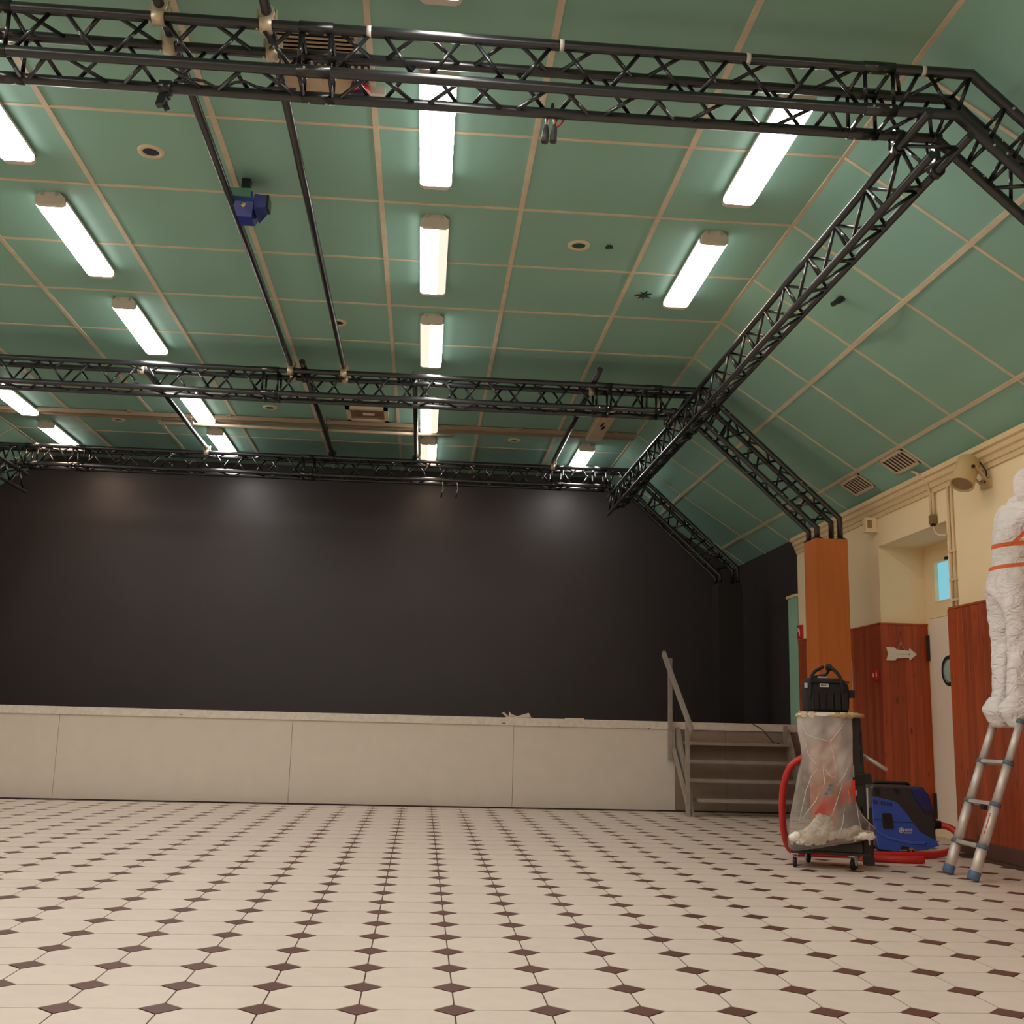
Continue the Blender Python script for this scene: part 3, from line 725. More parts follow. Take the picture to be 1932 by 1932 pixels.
# ------------------------------------------------------------------ wall fittings
t = thing('loudspeaker', 'beige cylinder loudspeaker on a bracket under the cornice', 'loudspeaker', (XR, 8.7, 3.08))
ax = Vector((-.42, -.28, -.86)).normalized(); c0 = Vector((4.425, 8.66, 3.115))
MB().lathe(c0 - ax * .135, ax, [(0, .06), (.008, .085), (.02, .092), (.262, .097), (.27, .097), (.27, .086), (.25, .084)], 28, True).build('shell', M_speaker, t)
MB().lathe(c0 + ax * .115, ax, [(0, .084), (.004, .084)], 24).build('grille', M_spkmesh, t)
MB().bar(c0 + Vector((.03, -.095, .03)), (4.60, 8.62, 3.03), .03, .012).build('bracket_arm', M_speaker, t)
MB().bar(c0 + Vector((.07, .09, .02)), (4.60, 8.74, 3.03), .03, .012).build('bracket_arm', M_speaker, t)
MB().box(4.595, XR, 8.6, 8.76, 2.99, 3.07).build('wall_plate', M_speaker, t)
MB().lathe(c0 + Vector((.02, -.093, .03)), (0, -1, 0), [(0, .016), (.012, .014)], 10).build('knob', M_slot, t)
MB().tube([c0 - ax * .12 + Vector((.04, 0, .01)), (4.53, 8.62, 3.2), (4.57, 8.6, 3.12), (4.585, 8.62, 3.06), (4.56, 8.63, 3.02)], .006, 6).build('cable', M_slot, t)
t = thing('cable_conduit', 'cream cable conduit dropping from the ceiling vent to the recess edge', 'conduit', (4.59, 9.62, 2.1))
xs, zs = slope(2.28, .0, 1)
MB().tube([(xs - .01, 9.86, zs - .02), (4.5, 9.75, 3.36), (4.56, 9.68, 3.28), (4.585, 9.66, 3.15), (4.59, 9.66, 2.93)], .013, 8).build('conduit', M_conduit, t)
MB().tube([(4.592, 9.62, 3.15), (4.592, 9.62, 2.93)], .013, 8).build('conduit', M_conduit, t)
MB().box(4.57, 4.61, 9.6, 9.68, 2.86, 2.94).build('joint', mat('joint_brown', (130, 104, 70), .6), t)
MB().lathe((4.59, 9.64, 2.86), (0, 0, -1), [(0, .024), (.02, .024)], 12).build('gland', M_rubber, t)
MB().tube([(4.59, 9.64, 2.85), (4.6, 9.62, 2.78), (4.61, 9.56, 2.74), (4.608, 9.42, 2.72)], .011, 8).build('conduit', M_conduit, t)
for y, r in ((9.36, .012), (9.29, .009)):
    MB().tube([(4.605, y, 3.15), (4.605, y, 2.072)], r, 8).build('riser', M_conduit, t)
for z in (2.55, 2.3, 2.12): MB().box(4.592, XR, 9.27, 9.385, z, z + .02).build('saddle', M_conduit, t)
t = thing('wall_sensor', 'cream alarm box with a grille on the wall above the panelling', 'alarm box', (XR, 10.99, 3.01))
bevel(MB().box(4.5, XR, 10.955, 11.03, 3.015, 3.16).build('case', M_plaster, t), .006)
MB().box(4.515, 4.56, 10.948, 10.956, 3.05, 3.13).build('grille', M_spkmesh, t)
MB().box(4.49, XR, 10.95, 11.035, 3.005, 3.017).build('ledge', M_plaster, t)
t = thing('fire_alarm', 'small red fire alarm call point on the wood panelling', 'fire alarm', (XR, 11.07, 1.5))
bevel(MB().box(XR - .065, XR - .018, 10.99, 11.085, 1.5, 1.6).build('case', M_redsign, t), .006)
MB().box(XR - .067, XR - .064, 11.03, 11.05, 1.525, 1.565).build('window', M_white, t)
MB().box(XR - .06, XR - .05, 10.987, 10.991, 1.53, 1.57).build('mark', M_tape, t)
t = thing('fire_sign', 'red fire extinguisher sign on the wall behind the orange pillar', 'sign', (XR, 13.36, 2.09))
MB().box(XR - .03, XR - .0, 13.28, 13.43, 2.085, 2.25).build('plate', M_redsign, t)
MB().box(XR - .032, XR - .029, 13.33, 13.36, 2.12, 2.2).box(XR - .032, XR - .029, 13.37, 13.4, 2.17, 2.22).build('pictogram', M_white, t)
MB().box(XR - .034, XR - .018, 11.71, 11.735, 1.41, 1.725).build('white_strip', M_white, None, 'thin white vertical strip on the panelling beside the orange pillar', 'strip', base=(XR - .02, 11.72, 1.41))
# arrow sign on the reveal
ya_ = 10.915
t = thing('arrow_sign', 'white arrow-shaped direction sign hung on a string on the wood panelling', 'sign', (4.8, ya_, 1.7))
z0 = 1.758
arrow = [(4.645, z0 + .068), (4.735, z0 + .066), (4.752, z0 + .045), (4.885, z0 + .036), (4.888, z0 + .062), (4.962, z0 + .002), (4.885, z0 - .062), (4.882, z0 - .036), (4.752, z0 - .044), (4.735, z0 - .066), (4.642, z0 - .068), (4.665, z0)]
MB().prism(arrow, lambda a, b, d: (a, d, b), ya_ - .006, ya_ + .006).build('board', M_signwhite, t)
sc = MB(); random.seed(4)
x = 4.765
while x < 4.86:
    hh = random.uniform(.004, .012); sc.box(x, x + .002, ya_ - .0075, ya_ - .006, z0 - .004, z0 - .004 + hh); sc.box(x, x + .005, ya_ - .0075, ya_ - .006, z0 - .004, z0 - .002); x += .0075
sc.box(4.87, 4.89, ya_ - .0075, ya_ - .006, z0 - .006, z0 + .008).box(4.8, 4.82, ya_ - .0075, ya_ - .006, z0 - .022, z0 - .018)
sc.build('lettering', M_ink, t)
MB().tube([(4.765, ya_, z0 + .04), (4.805, ya_ + .004, z0 + .12), (4.845, ya_, z0 + .038)], .0018, 6).build('string', M_signwhite, t)
MB().tube([(4.805, ya_ - .004, z0 + .12), (4.805, 10.935, z0 + .12)], .003, 6).build('nail', M_bolt, t)

# ------------------------------------------------------------------ stage steps
t = thing('stage_steps', 'grey wooden steps with a handrail leading up to the stage', 'steps', (3.7, 13.0, 0))
for k, (yf, z) in enumerate(((12.66, .19), (12.84, .40), (13.02, .61), (13.2, .815))):
    x0 = 3.10 if k else 3.14
    MB().box(x0, 4.40, yf, yf + .23, z - .035, z).build('tread', M_stair, t)
for x in (3.06, 4.40):
    q = [(12.63, 0), (12.78, 0), (13.44, .78), (13.44, .98), (13.34, .98)]
    MB().prism(q, lambda a, b, d: (d, a, b), x - .0, x + .035).build('stringer', M_stair, t)
MB().box(3.0, 3.04, 12.62, 12.68, 0, 1.05).build('post', M_stair, t)
MB().box(2.965, 3.01, 13.37, 13.425, .6, 1.80).build('post', M_stair, t)
MB().bar((2.93, 13.5, 1.87), (3.035, 12.48, .93), .035, .07).build('handrail', M_stair, t)
MB().bar((3.02, 12.65, .12), (3.02, 13.35, .72), .03, .07).build('brace', M_stair, t)
MB().box(4.36, 4.40, 13.30, 13.35, .8, 1.03).build('post', M_stair, t)
MB().tube([(4.0, 13.42, 1.047), (4.12, 13.40, .98), (4.22, 13.3, .83), (4.3, 13.28, .82)], .006, 6).build('cable', M_plastic, None, 'thin dark cable drooping from the stage edge onto the steps', 'cable', base=(4.1, 13.4, .9))
# paper scraps on the stage edge
random.seed(11)
t = thing('crumpled_paper', 'crumpled torn pale paper lying on the stage edge', 'paper', (1.13, YS + .02, ZS))
def sheet(pts, nm): 
    MB().add(pts, [(0, 1, 2, 3)]).build(nm, M_paper, t).modifiers.new('thick', 'SOLIDIFY').thickness = .004
sheet([(.955, 13.44, 1.10), (.985, 13.44, 1.105), (1.06, 13.5, 1.047), (1.02, 13.5, 1.047)], 'strip')
sheet([(1.045, 13.45, 1.118), (1.07, 13.45, 1.085), (1.15, 13.47, 1.06), (1.04, 13.47, 1.047)], 'fold')
sheet([(1.10, 13.44, 1.05), (1.28, 13.45, 1.105), (1.31, 13.47, 1.06), (1.2, 13.5, 1.047)], 'fold')
sheet([(1.0, 13.44, 1.048), (1.31, 13.43, 1.052), (1.33, 13.5, 1.05), (1.0, 13.5, 1.05)], 'sheet')
MB().box(1.72, 1.95, YS - .01, YS + .03, ZS, ZS + .012).build('wood_splinter', M_paper, None, 'thin pale splinter lying on the stage edge near the steps', 'scrap', base=(1.83, YS, ZS))

# ------------------------------------------------------------------ vacuum cleaner
VX, VY, S = 3.70, 9.08, .00051
def vp(x, y): return (VX + (x - 360) * S, .02 + (1520 - y) * S)
def vpoly(pts, y0, y1, name, m, parent, bw=0):
    o = MB().prism([vp(*q) for q in pts], lambda a, b, d: (a, d, b), y0, y1).build(name, m, parent)
    if bw: bevel(o, bw, 3)
    return o
t = thing('vacuum_cleaner', 'blue and charcoal industrial vacuum cleaner on the floor by the panelled wall', 'vacuum cleaner', (3.98, 9.28, 0))
vpoly([(350, 520), (400, 478), (1000, 490), (1230, 490), (1330, 640), (1390, 900), (1405, 1290), (1440, 1400), (1250, 1455), (1050, 1475), (770, 1480), (440, 1440), (350, 900)], VY + .012, VY + .37, 'body', M_vacgrey, t, .02)
side = [(362, 655), (720, 722), (790, 765), (900, 890), (1010, 1040), (1130, 1190), (1260, 1265), (1390, 1320), (1440, 1400), (1250, 1465), (1060, 1488), (1030, 1440), (820, 1420), (770, 1500), (640, 1495), (430, 1465), (400, 1200), (355, 900)]
sp_ = vpoly(side, VY, VY + .014, 'side_panel', M_blue, t, .004)
vpoly(side, VY + .368, VY + .382, 'side_panel', M_blue, t, .004)
vpoly([(400, 1170), (540, 1255), (800, 1315), (1000, 1345), (1230, 1340), (1180, 1390), (900, 1375), (560, 1300), (420, 1220)], VY - .008, VY + .002, 'bumper_rib', mat('vac_blue_light', (74, 106, 206), .4), t, .003)
vpoly([(1000, 525), (1200, 525), (1290, 600), (1345, 880), (1230, 890), (1130, 760)], VY - .004, VY + .014, 'control_panel', M_bluedk, t, .004)
vpoly([(1110, 610), (1150, 610), (1290, 860), (1240, 870)], VY - .008, VY - .003, 'control_dial', M_vacgrey, t)
vpoly([(505, 925), (520, 912), (650, 912), (668, 930), (690, 1130), (675, 1145), (530, 1150), (515, 1130)], VY - .012, VY + .004, 'latch', M_plastic, sp_, .004)
for k in range(13):
    xx = 372 + k * 25
    if k == 4: continue
    vpoly([(xx, 705 + k * 4), (xx + 11, 707 + k * 4), (xx + 11, 770 + k * 3), (xx, 768 + k * 3)], VY - .002, VY + .002, 'vent_slot', M_slot, sp_)
vpoly([(370, 1005), (500, 1010), (500, 1022), (370, 1017)], VY - .002, VY + .001, 'seam', M_bluedk, t); vpoly([(690, 1035), (1010, 1045), (1015, 1058), (692, 1050)], VY - .002, VY + .001, 'seam', M_bluedk, t)
for xx in (440, 770): vpoly([(xx - 40, 520), (xx + 40, 530), (xx + 30, 620), (xx - 20, 610)], VY + .0, VY + .014, 'clip', M_rubber, t, .003)
MB().tube([(3.79, VY + .2, .55), (3.81, VY + .2, .565), (4.08, VY + .2, .562), (4.1, VY + .2, .545)], .014, 8).build('carry_handle', M_rubber, t)
lx, lz = vp(850, 1190)
rot = Matrix(((1, 0, 0, 0), (0, 0, -1, 0), (0, 1, 0, 0), (0, 0, 0, 1)))
text('brand_lettering', 'Nilfisk', .031, M_white, sp_, Matrix.Translation((lx, VY - .002, lz)) @ Matrix.Rotation(-.04, 4, 'Y') @ rot)
text('model_lettering', 'ATTIX 33', .017, M_white, sp_, Matrix.Translation((lx + .005, VY - .002, lz - .018)) @ Matrix.Rotation(-.04, 4, 'Y') @ rot)
ex, ez = vp(818, 1172)
MB().lathe((ex, VY - .001, ez), (0, -1, 0), [(0, .0205), (.003, .0205), (.003, .0165), (0, .0165)], 20, False).build('emblem_ring', M_white, sp_)
MB().box(ex - .012, ex + .012, VY - .004, VY, ez - .0025, ez + .0025).box(ex - .0025, ex + .0025, VY - .004, VY, ez - .012, ez + .012).obox((ex, VY - .002, ez), (1, 0, 1), (0, 1, 0), (-1, 0, 1), .009, .002, .002).obox((ex, VY - .002, ez), (1, 0, -1), (0, 1, 0), (1, 0, 1), .009, .002, .002).build('emblem_star', M_white, sp_)
ix, iz = vp(1385, 1085)
MB().lathe((ix - .01, VY + .05, iz), (1, -.25, .02), [(0, .045), (.03, .042), (.03, .034), (.075, .032)], 16).build('inlet', M_rubber, t)
MB().lathe((ix + .045, VY + .036, iz), (1, -.25, .02), [(0, .028), (.03, .028)], 14).build('inlet_ring', M_alu, t)
cxx, czz = vp(990, 1465)
for (wx, wy, r) in ((cxx, VY + .03, .028), (4.17, VY + .34, .028)):
    MB().lathe((wx, wy - .012, r), (0, 1, 0), [(0, r * .8), (.003, r), (.022, r), (.025, r * .8)], 16).build('caster', M_rubber, t)
    MB().box(wx - .022, wx + .022, wy - .02, wy + .02, r * 1.5, r * 2.8).bar((wx - .02, wy - .015, r * 2), (wx, wy - .015, r * .8), .012, .004).build('caster_fork', M_gold, t)
for wy in (VY + .03, VY + .34):
    MB().lathe((3.80, wy - .015, .075), (0, 1, 0), [(0, .06), (.004, .075), (.03, .075), (.034, .06)], 20).build('wheel', M_rubber, t)
def smooth(pts, k=6):
    P = [Vector(q) for q in pts]; P = [P[0] * 2 - P[1]] + P + [P[-1] * 2 - P[-2]]; out = []
    for i in range(1, len(P) - 2):
        for j in range(k):
            u = j / k; a, b, c, d = P[i - 1:i + 3]
            out.append(.5 * ((2 * b) + (c - a) * u + (2 * a - 5 * b + 4 * c - d) * u * u + (3 * b - a - 3 * c + d) * u ** 3))
    return out + [P[-2]]
hose = smooth([(ix + .06, VY + .03, iz), (ix + .12, VY - .02, iz - .02), (4.37, VY - .07, .17), (4.33, VY - .13, .085), (4.15, VY - .2, .034), (3.9, VY - .26, .03), (3.6, VY - .27, .03), (3.35, VY - .25, .03), (3.1, VY - .2, .03), (2.93, VY - .25, .05), (2.835, VY - .37, .2), (2.80, VY - .45, .40), (2.80, VY - .5, .56), (2.835, VY - .56, .70), (2.93, VY - .6, .78)])
MB().tube(hose, .0265, 12).build('vacuum_hose', M_red, None, 'long red hose looping from the vacuum cleaner to behind the trolley', 'hose', base=(3.9, 8.85, .003))
h2 = smooth([(3.40, 8.60, .028), (3.52, 8.585, .028), (3.66, 8.54, .028), (3.78, 8.52, .028), (3.86, 8.53, .028)])
MB().tube(h2, .027, 12).build('hose_end', M_red, None, 'short red hose end lying on the floor beside the trolley', 'hose', base=(3.6, 8.55, .001))

# ------------------------------------------------------------------ trolley
t = thing('equipment_trolley', 'black wheeled trolley tower with a metal rim holding a clear bag', 'trolley', (3.0, 8.28, 0))
bevel(MB().hexa([(2.73, 8.2, .115), (3.22, 8.05, .115), (3.30, 8.42, .115), (2.86, 8.56, .115), (2.74, 8.21, .185), (3.22, 8.06, .185), (3.29, 8.41, .185), (2.87, 8.55, .185)]).build('base', M_plastic, t), .008)
bevel(MB().hexa([(2.71, 8.18, .1), (3.24, 8.02, .1), (3.32, 8.43, .1), (2.84, 8.58, .1), (2.71, 8.18, .118), (3.24, 8.02, .118), (3.32, 8.43, .118), (2.84, 8.58, .118)]).build('lower_tray', M_plastic, t), .004)
for (wx, wy, a) in ((2.745, 8.2, .3), (2.95, 8.5, .1), (3.14, 8.085, 1.0), (3.27, 8.4, .4)):
    d = Vector((math.sin(a), math.cos(a), 0)); e = Vector((d.y, -d.x, 0))
    c = Vector((wx, wy, 0)); f = MB()
    for s in (-1, 1):
        f.hexa([c + e * s * .018 + d * u + Vector((0, 0, z)) + e * q for q in (0, .003) for u, z in ((-.02, .095), (.03, .095), (.01, .03), (-.006, .03))])
    f.obox(c + Vector((0, 0, .096)), d, e, (0, 0, 1), .032, .026, .004); cf = f.build('caster_fork', M_alu, t)
    MB().lathe(Vector((wx, wy, .036)) - e * .014, e, [(0, .026), (.004, .036), (.024, .036), (.028, .026)], 18).build('wheel', M_rubber, cf)
# right hand column
bevel(MB().hexa([(3.10, 8.09, .18), (3.255, 8.06, .18), (3.29, 8.40, .18), (3.14, 8.43, .18), (3.11, 8.10, 1.075), (3.225, 8.08, 1.075), (3.275, 8.32, 1.075), (3.16, 8.34, 1.075)]).build('column', M_plastic, t), .008)
MB().box(3.20, 3.27, 8.03, 8.10, .10, .44).box(3.215, 3.275, 8.03, 8.10, .035, .1).build('corner_post', M_plastic, t)
bevel(MB().box(3.155, 3.285, 8.05, 8.42, .60, .68).build('mid_block', M_plastic, t), .01)
for z0_, z1_ in ((.74, .84), (.88, .98)): MB().box(3.212, 3.226, 8.068, 8.082, z0_, z1_).build('slot', M_slot, t)
MB().box(3.228, 3.238, 8.02, 8.032, .36, .58).box(3.232, 3.242, 8.02, 8.032, .18, .32).build('steel_strip', M_alu, t)
MB().box(3.15, 3.168, 8.05, 8.09, .52, .56).build('catch', M_alu, t)
MB().tube([(3.29, 8.3, .82), (3.48, 8.24, .70)], .016, 10).build('handle', M_alu, t)
# rim
rim = [(2.718, 7.99, 1.085), (3.14, 7.96, 1.09), (3.205, 7.99, 1.09), (3.31, 8.3, 1.088), (2.87, 8.42, 1.083), (2.718, 7.99, 1.085)]
MB().tube(rim, .014, 8).build('rim', M_gold, t)
bevel(MB().hexa([(2.725, 8.0, 1.09), (3.18, 7.975, 1.09), (3.29, 8.3, 1.09), (2.87, 8.41, 1.09), (2.735, 8.01, 1.112), (3.17, 7.985, 1.112), (3.28, 8.29, 1.112), (2.88, 8.40, 1.112)]).build('lid', M_gold, t), .006)
for x_ in (2.74, 2.80, 3.03, 3.09): MB().box(x_, x_ + .035, 7.965, 7.98, 1.07, 1.112).build('rim_clip', M_lampwhite, t)
MB().box(2.86, 2.99, 7.962, 7.978, 1.082, 1.108).build('rim_label', M_white, t)
# hopper seen through the bag
MB().hexa([(2.83, 8.06, .90), (2.95, 8.06, .90), (2.95, 8.2, .90), (2.83, 8.2, .90), (2.79, 8.06, 1.085), (3.06, 8.06, 1.085), (3.08, 8.3, 1.085), (2.82, 8.3, 1.085)]).build('hopper', M_vacgrey, t)
MB().bar((2.838, 7.985, 1.06), (2.86, 7.985, .965), .022, .004).build('yellow_tag', M_yellow, t)

# clear bag
def bagmat():
    m = bpy.data.materials.new('clear_plastic'); m.use_nodes = True; nt = m.node_tree; N, L = nt.nodes, nt.links
    N.remove(N['Principled BSDF']); tr = N.new('ShaderNodeBsdfTransparent'); tr.inputs[0].default_value = (.97, .96, .95, 1)
    di = N.new('ShaderNodeBsdfDiffuse'); di.inputs[0].default_value = lin((240, 230, 222)); tl = N.new('ShaderNodeBsdfTranslucent'); tl.inputs[0].default_value = lin((240, 230, 222))
    gl = N.new('ShaderNodeBsdfGlossy'); gl.inputs['Roughness'].default_value = .22; gl.inputs[0].default_value = (.8, .8, .8, 1)
    m0 = N.new('ShaderNodeMixShader'); L.new(di.outputs[0], m0.inputs[1]); L.new(tl.outputs[0], m0.inputs[2]); m0.inputs[0].default_value = .35
    tc = N.new('ShaderNodeTexCoord'); mp = N.new('ShaderNodeMapping'); mp.inputs['Scale'].default_value = (5, 5, 2.2); mp.inputs['Rotation'].default_value = (0, .6, 0); L.new(tc.outputs['Object'], mp.inputs[0])
    nz = N.new('ShaderNodeTexNoise'); nz.inputs['Scale'].default_value = 1; nz.inputs['Detail'].default_value = 1.5; nz.inputs['Distortion'].default_value = .4; L.new(mp.outputs[0], nz.inputs['Vector'])
    mr = N.new('ShaderNodeMapRange'); mr.inputs[1].default_value = .4; mr.inputs[2].default_value = .62; mr.inputs[3].default_value = .2; mr.inputs[4].default_value = .5; L.new(nz.outputs['Fac'], mr.inputs[0])
    sz = N.new('ShaderNodeSeparateXYZ'); L.new(tc.outputs['Object'], sz.inputs[0]); gz = N.new('ShaderNodeMapRange')
    gz.inputs[1].default_value = .35; gz.inputs[2].default_value = .6; gz.inputs[3].default_value = .6; gz.inputs[4].default_value = 1.6; L.new(sz.outputs[2], gz.inputs[0])
    mg = N.new('ShaderNodeMath'); mg.operation = 'MULTIPLY'; L.new(mr.outputs[0], mg.inputs[0]); L.new(gz.outputs[0], mg.inputs[1])
    m1 = N.new('ShaderNodeMixShader'); L.new(mg.outputs[0], m1.inputs[0]); L.new(tr.outputs[0], m1.inputs[1]); L.new(m0.outputs[0], m1.inputs[2])
    fr_ = N.new('ShaderNodeFresnel'); fr_.inputs[0].default_value = 1.35
    m2 = N.new('ShaderNodeMixShader'); L.new(fr_.outputs[0], m2.inputs[0]); L.new(m1.outputs[0], m2.inputs[1]); L.new(gl.outputs[0], m2.inputs[2])
    bp = N.new('ShaderNodeBump'); bp.inputs['Strength'].default_value = .3; bp.inputs['Distance'].default_value = .02; L.new(nz.outputs['Fac'], bp.inputs['Height'])
    for n_ in (gl, di): L.new(bp.outputs[0], n_.inputs['Normal'])
    L.new(m2.outputs[0], N['Material Output'].inputs[0]); return m
M_bag = bagmat()
def bx(p): return 2.712 + (p - 1500) * .00397
def bz(p): return 1.101 - (p - 1345) * .00376
lv = [(1349, 1502, 1606, .045), (1380, 1503, 1605, .05), (1405, 1508, 1604, .045), (1430, 1510, 1603, .045), (1455, 1503, 1603, .055), (1480, 1498, 1603, .07), (1505, 1493, 1605, .085), (1530, 1488, 1614, .10), (1555, 1483, 1632, .11), (1572, 1480, 1643, .10), (1584, 1482, 1641, .075), (1590, 1490, 1630, .035)]
fine = []; NB = 72
def bag_level(py):
    for a, b in zip(lv[:-1], lv[1:]):
        if py <= b[0]: k = (py - a[0]) / (b[0] - a[0]); return [a[i] + (b[i] - a[i]) * k for i in range(4)]
    return list(lv[-1])
def bag_point(py, a):
    _, pl, pr_, dp = bag_level(py); x = (bx(pl) + bx(pr_)) / 2 + (bx(pr_) - bx(pl)) / 2 * math.cos(a); z = bz(py); k = (py - 1349) / 245
    dp = dp + .035 * min(1, k * 5)
    y = 8.01 - dp * math.copysign(abs(math.sin(a)) ** .7, math.sin(a)) * (1 if math.sin(a) > 0 else .45)
    fold = noise.noise(Vector((x * 9 + z * 4, 1.5, z * 3.5))) * .022 + (abs(noise.noise(Vector((x * 9 - z * 8, 3, z * 6)))) + abs(noise.noise(Vector((x * 7 + z * 7, 9, z * 4)))) - .5) * .03
    y += fold * min(1, k * 4) * abs(math.sin(a))
    if py > 1540: z += (x - 2.95) * .16 * min(1, (py - 1540) / 40)
    return Vector((x, y, z))
def bag_front(px, py):
    _, pl, pr_, dp = bag_level(py); c = max(-.97, min(.97, (bx(px) - (bx(pl) + bx(pr_)) / 2) / ((bx(pr_) - bx(pl)) / 2))); return bag_point(py, math.acos(c)) - Vector((0, .002, 0))
rings = [[bag_point(1349 + 241 * i / 60, 2 * math.pi * j / NB) for j in range(NB)] for i in range(61)]
mbx = MB().loft(rings, False, True); mbx.add(rings[-1], [list(range(NB))])
bag = mbx.build('waste_bag', M_bag, None, 'clear plastic waste bag hanging from the trolley rim, part filled with white debris', 'bag', base=(2.95, 8.02, .2))
M_crease = mat('plastic_crease', (236, 228, 222), .3)
for path in ([(1532, 1447), (1520, 1462), (1508, 1490), (1500, 1525), (1494, 1545)], [(1540, 1442), (1541, 1470), (1540, 1487)], [(1540, 1442), (1556, 1466), (1562, 1462)], [(1530, 1494), (1516, 1517), (1500, 1540)],
             [(1574, 1478), (1562, 1505), (1548, 1538)], [(1576, 1520), (1566, 1556), (1562, 1570)], [(1505, 1352), (1514, 1385), (1528, 1392), (1556, 1398), (1572, 1380), (1590, 1358)], [(1556, 1398), (1562, 1430), (1566, 1452)],
             [(1602, 1512), (1603, 1545), (1604, 1560)], [(1512, 1395), (1518, 1425), (1530, 1444)], [(1590, 1440), (1580, 1462), (1564, 1480)], [(1610, 1525), (1625, 1550), (1640, 1570)]):
    pp = []
    for (a0, b0), (a1, b1) in zip(path[:-1], path[1:]):
        for k in range(6): pp.append(bag_front(a0 + (a1 - a0) * k / 6, b0 + (b1 - b0) * k / 6))
    pp.append(bag_front(*path[-1])); n_ = len(pp)
    MB().tube(pp, [.0005 + .0013 * math.sin(math.pi * k / (n_ - 1)) for k in range(n_)], 6).build('crease', M_crease, bag)
# contents
def heap(parts, label, base):
    m = MB(); random.seed(len(parts) + int(base[0] * 100))
    for (px, py, rx, rz_, cnt) in parts:
        for k in range(cnt):
            a, r_ = random.uniform(0, 6.28), random.random() ** .5
            q = random.uniform(.014, .03)
            m.sphere((bx(px + rx * r_ * math.cos(a)), 7.955 + random.uniform(-.03, .03), bz(py + rz_ * r_ * math.sin(a))), (q * 1.3, q * 1.2, q), k, .5, 2.2, 10, 7)
    m.build('debris_heap', M_foam, None, label, 'debris', base=base)
heap([(1510, 1577, 26, 9, 80), (1535, 1566, 24, 14, 90), (1540, 1550, 14, 12, 30)], 'larger heap of fluffy white debris inside the clear bag', (bx(1525), 7.98, bz(1590)))
heap([(1590, 1570, 26, 5, 60), (1618, 1571, 16, 3, 36), (1603, 1563, 6, 4, 8)], 'lower strip of crumbly white debris inside the clear bag', (bx(1600), 7.98, bz(1580)))
def pouch(pts, label, dy=.012):
    P = [(bx(a), bz(b)) for a, b in pts]; yb = 7.935
    o = MB().prism(P, lambda a, b, d: (a, d + (a - P[0][0]) * .1, b), yb, yb + dy).build('red_pouch', M_pink, None, label, 'pouch', 'red pouches inside the clear bag', base=(P[0][0], yb, min(q[1] for q in P)))
    return bevel(o, .004)
pouch([(1523, 1532), (1545, 1502), (1562, 1500), (1564, 1512), (1560, 1528), (1543, 1540)], 'tilted red pouch inside the clear bag above the larger heap')
pouch([(1570, 1516), (1572, 1490), (1580, 1472), (1602, 1469), (1602, 1511), (1586, 1512)], 'upright red pouch inside the clear bag next to the black column')
MB().prism([(bx(1584), bz(1512)), (bx(1587), bz(1485)), (bx(1590), bz(1512))], lambda a, b, d: (a, d, b), 7.924, 7.93).build('orange_tab', mat('tab_orange', (240, 130, 70), .6), None, 'narrow orange tab on the upright red pouch', 'tab', base=(bx(1586), 7.98, bz(1512)))
t = thing('grey_packet', 'grey printed packet above the upright red pouch in the bag', 'packet', (bx(1594), 7.98, bz(1470)))
MB().prism([(bx(1587), bz(1468)), (bx(1590), bz(1446)), (bx(1602), bz(1442)), (bx(1602), bz(1469))], lambda a, b, d: (a, d, b), 7.96, 7.975).build('packet', mat('packet_grey', (150, 142, 136), .6), t)
text('letter', 'a', .09, M_rubber, t, Matrix.Translation((bx(1589), 7.958, bz(1464))) @ rot)
MB().box(bx(1590), bx(1602), 7.955, 7.96, bz(1469), bz(1464)).build('black_band', M_rubber, t)
t = thing('grey_packet', 'grey striped packet above the tilted red pouch in the bag', 'packet', (bx(1553), 7.985, bz(1500)))
MB().prism([(bx(1544), bz(1501)), (bx(1556), bz(1474)), (bx(1566), bz(1474)), (bx(1562), bz(1499))], lambda a, b, d: (a, d, b), 7.96, 7.975).build('packet', MATS['packet_grey'], t)
for q in range(3): MB().bar((bx(1546 + q * 4), 7.957, bz(1497 - q * 8)), (bx(1552 + q * 4), 7.957, bz(1494 - q * 8)), .006, .02).build('stripe', M_rubber, t)

# ------------------------------------------------------------------ tool bag on top
t = thing('tool_bag', 'black fabric tool bag with straps and a white tag on top of the trolley', 'tool bag', (2.99, 8.15, 1.113))
rr = []
for z, xl, xr, yh in ((1.114, 2.835, 3.135, .085), (1.14, 2.825, 3.145, .095), (1.25, 2.822, 3.15, .1), (1.31, 2.826, 3.143, .1), (1.345, 2.835, 3.12, .085), (1.36, 2.85, 3.1, .06)):
    n = 28; ring = []
    for j in range(n):
        a = 2 * math.pi * j / n; cx_, sx_ = math.cos(a), math.sin(a)
        k = (abs(cx_) ** 5 + abs(sx_) ** 5) ** (-1 / 5)
        ring.append(((xl + xr) / 2 + (xr - xl) / 2 * cx_ * k, 8.14 + yh * sx_ * k, z))
    rr.append(ring)
MB().loft(rr, True).build('body', M_fabric, t)
for k in range(5): MB().box(2.85 + k * .055, 2.893 + k * .055, 8.027, 8.045, 1.13, 1.25).build('pocket', M_fabric, t)
MB().box(2.838, 3.13, 8.032, 8.045, 1.325, 1.338).build('zip', M_rubber, t)
MB().tube(smooth([(2.842, 8.05, 1.22), (2.845, 8.05, 1.34), (2.875, 8.06, 1.40), (2.93, 8.08, 1.43), (2.955, 8.09, 1.445)]), .012, 8).build('strap', M_fabric, t)
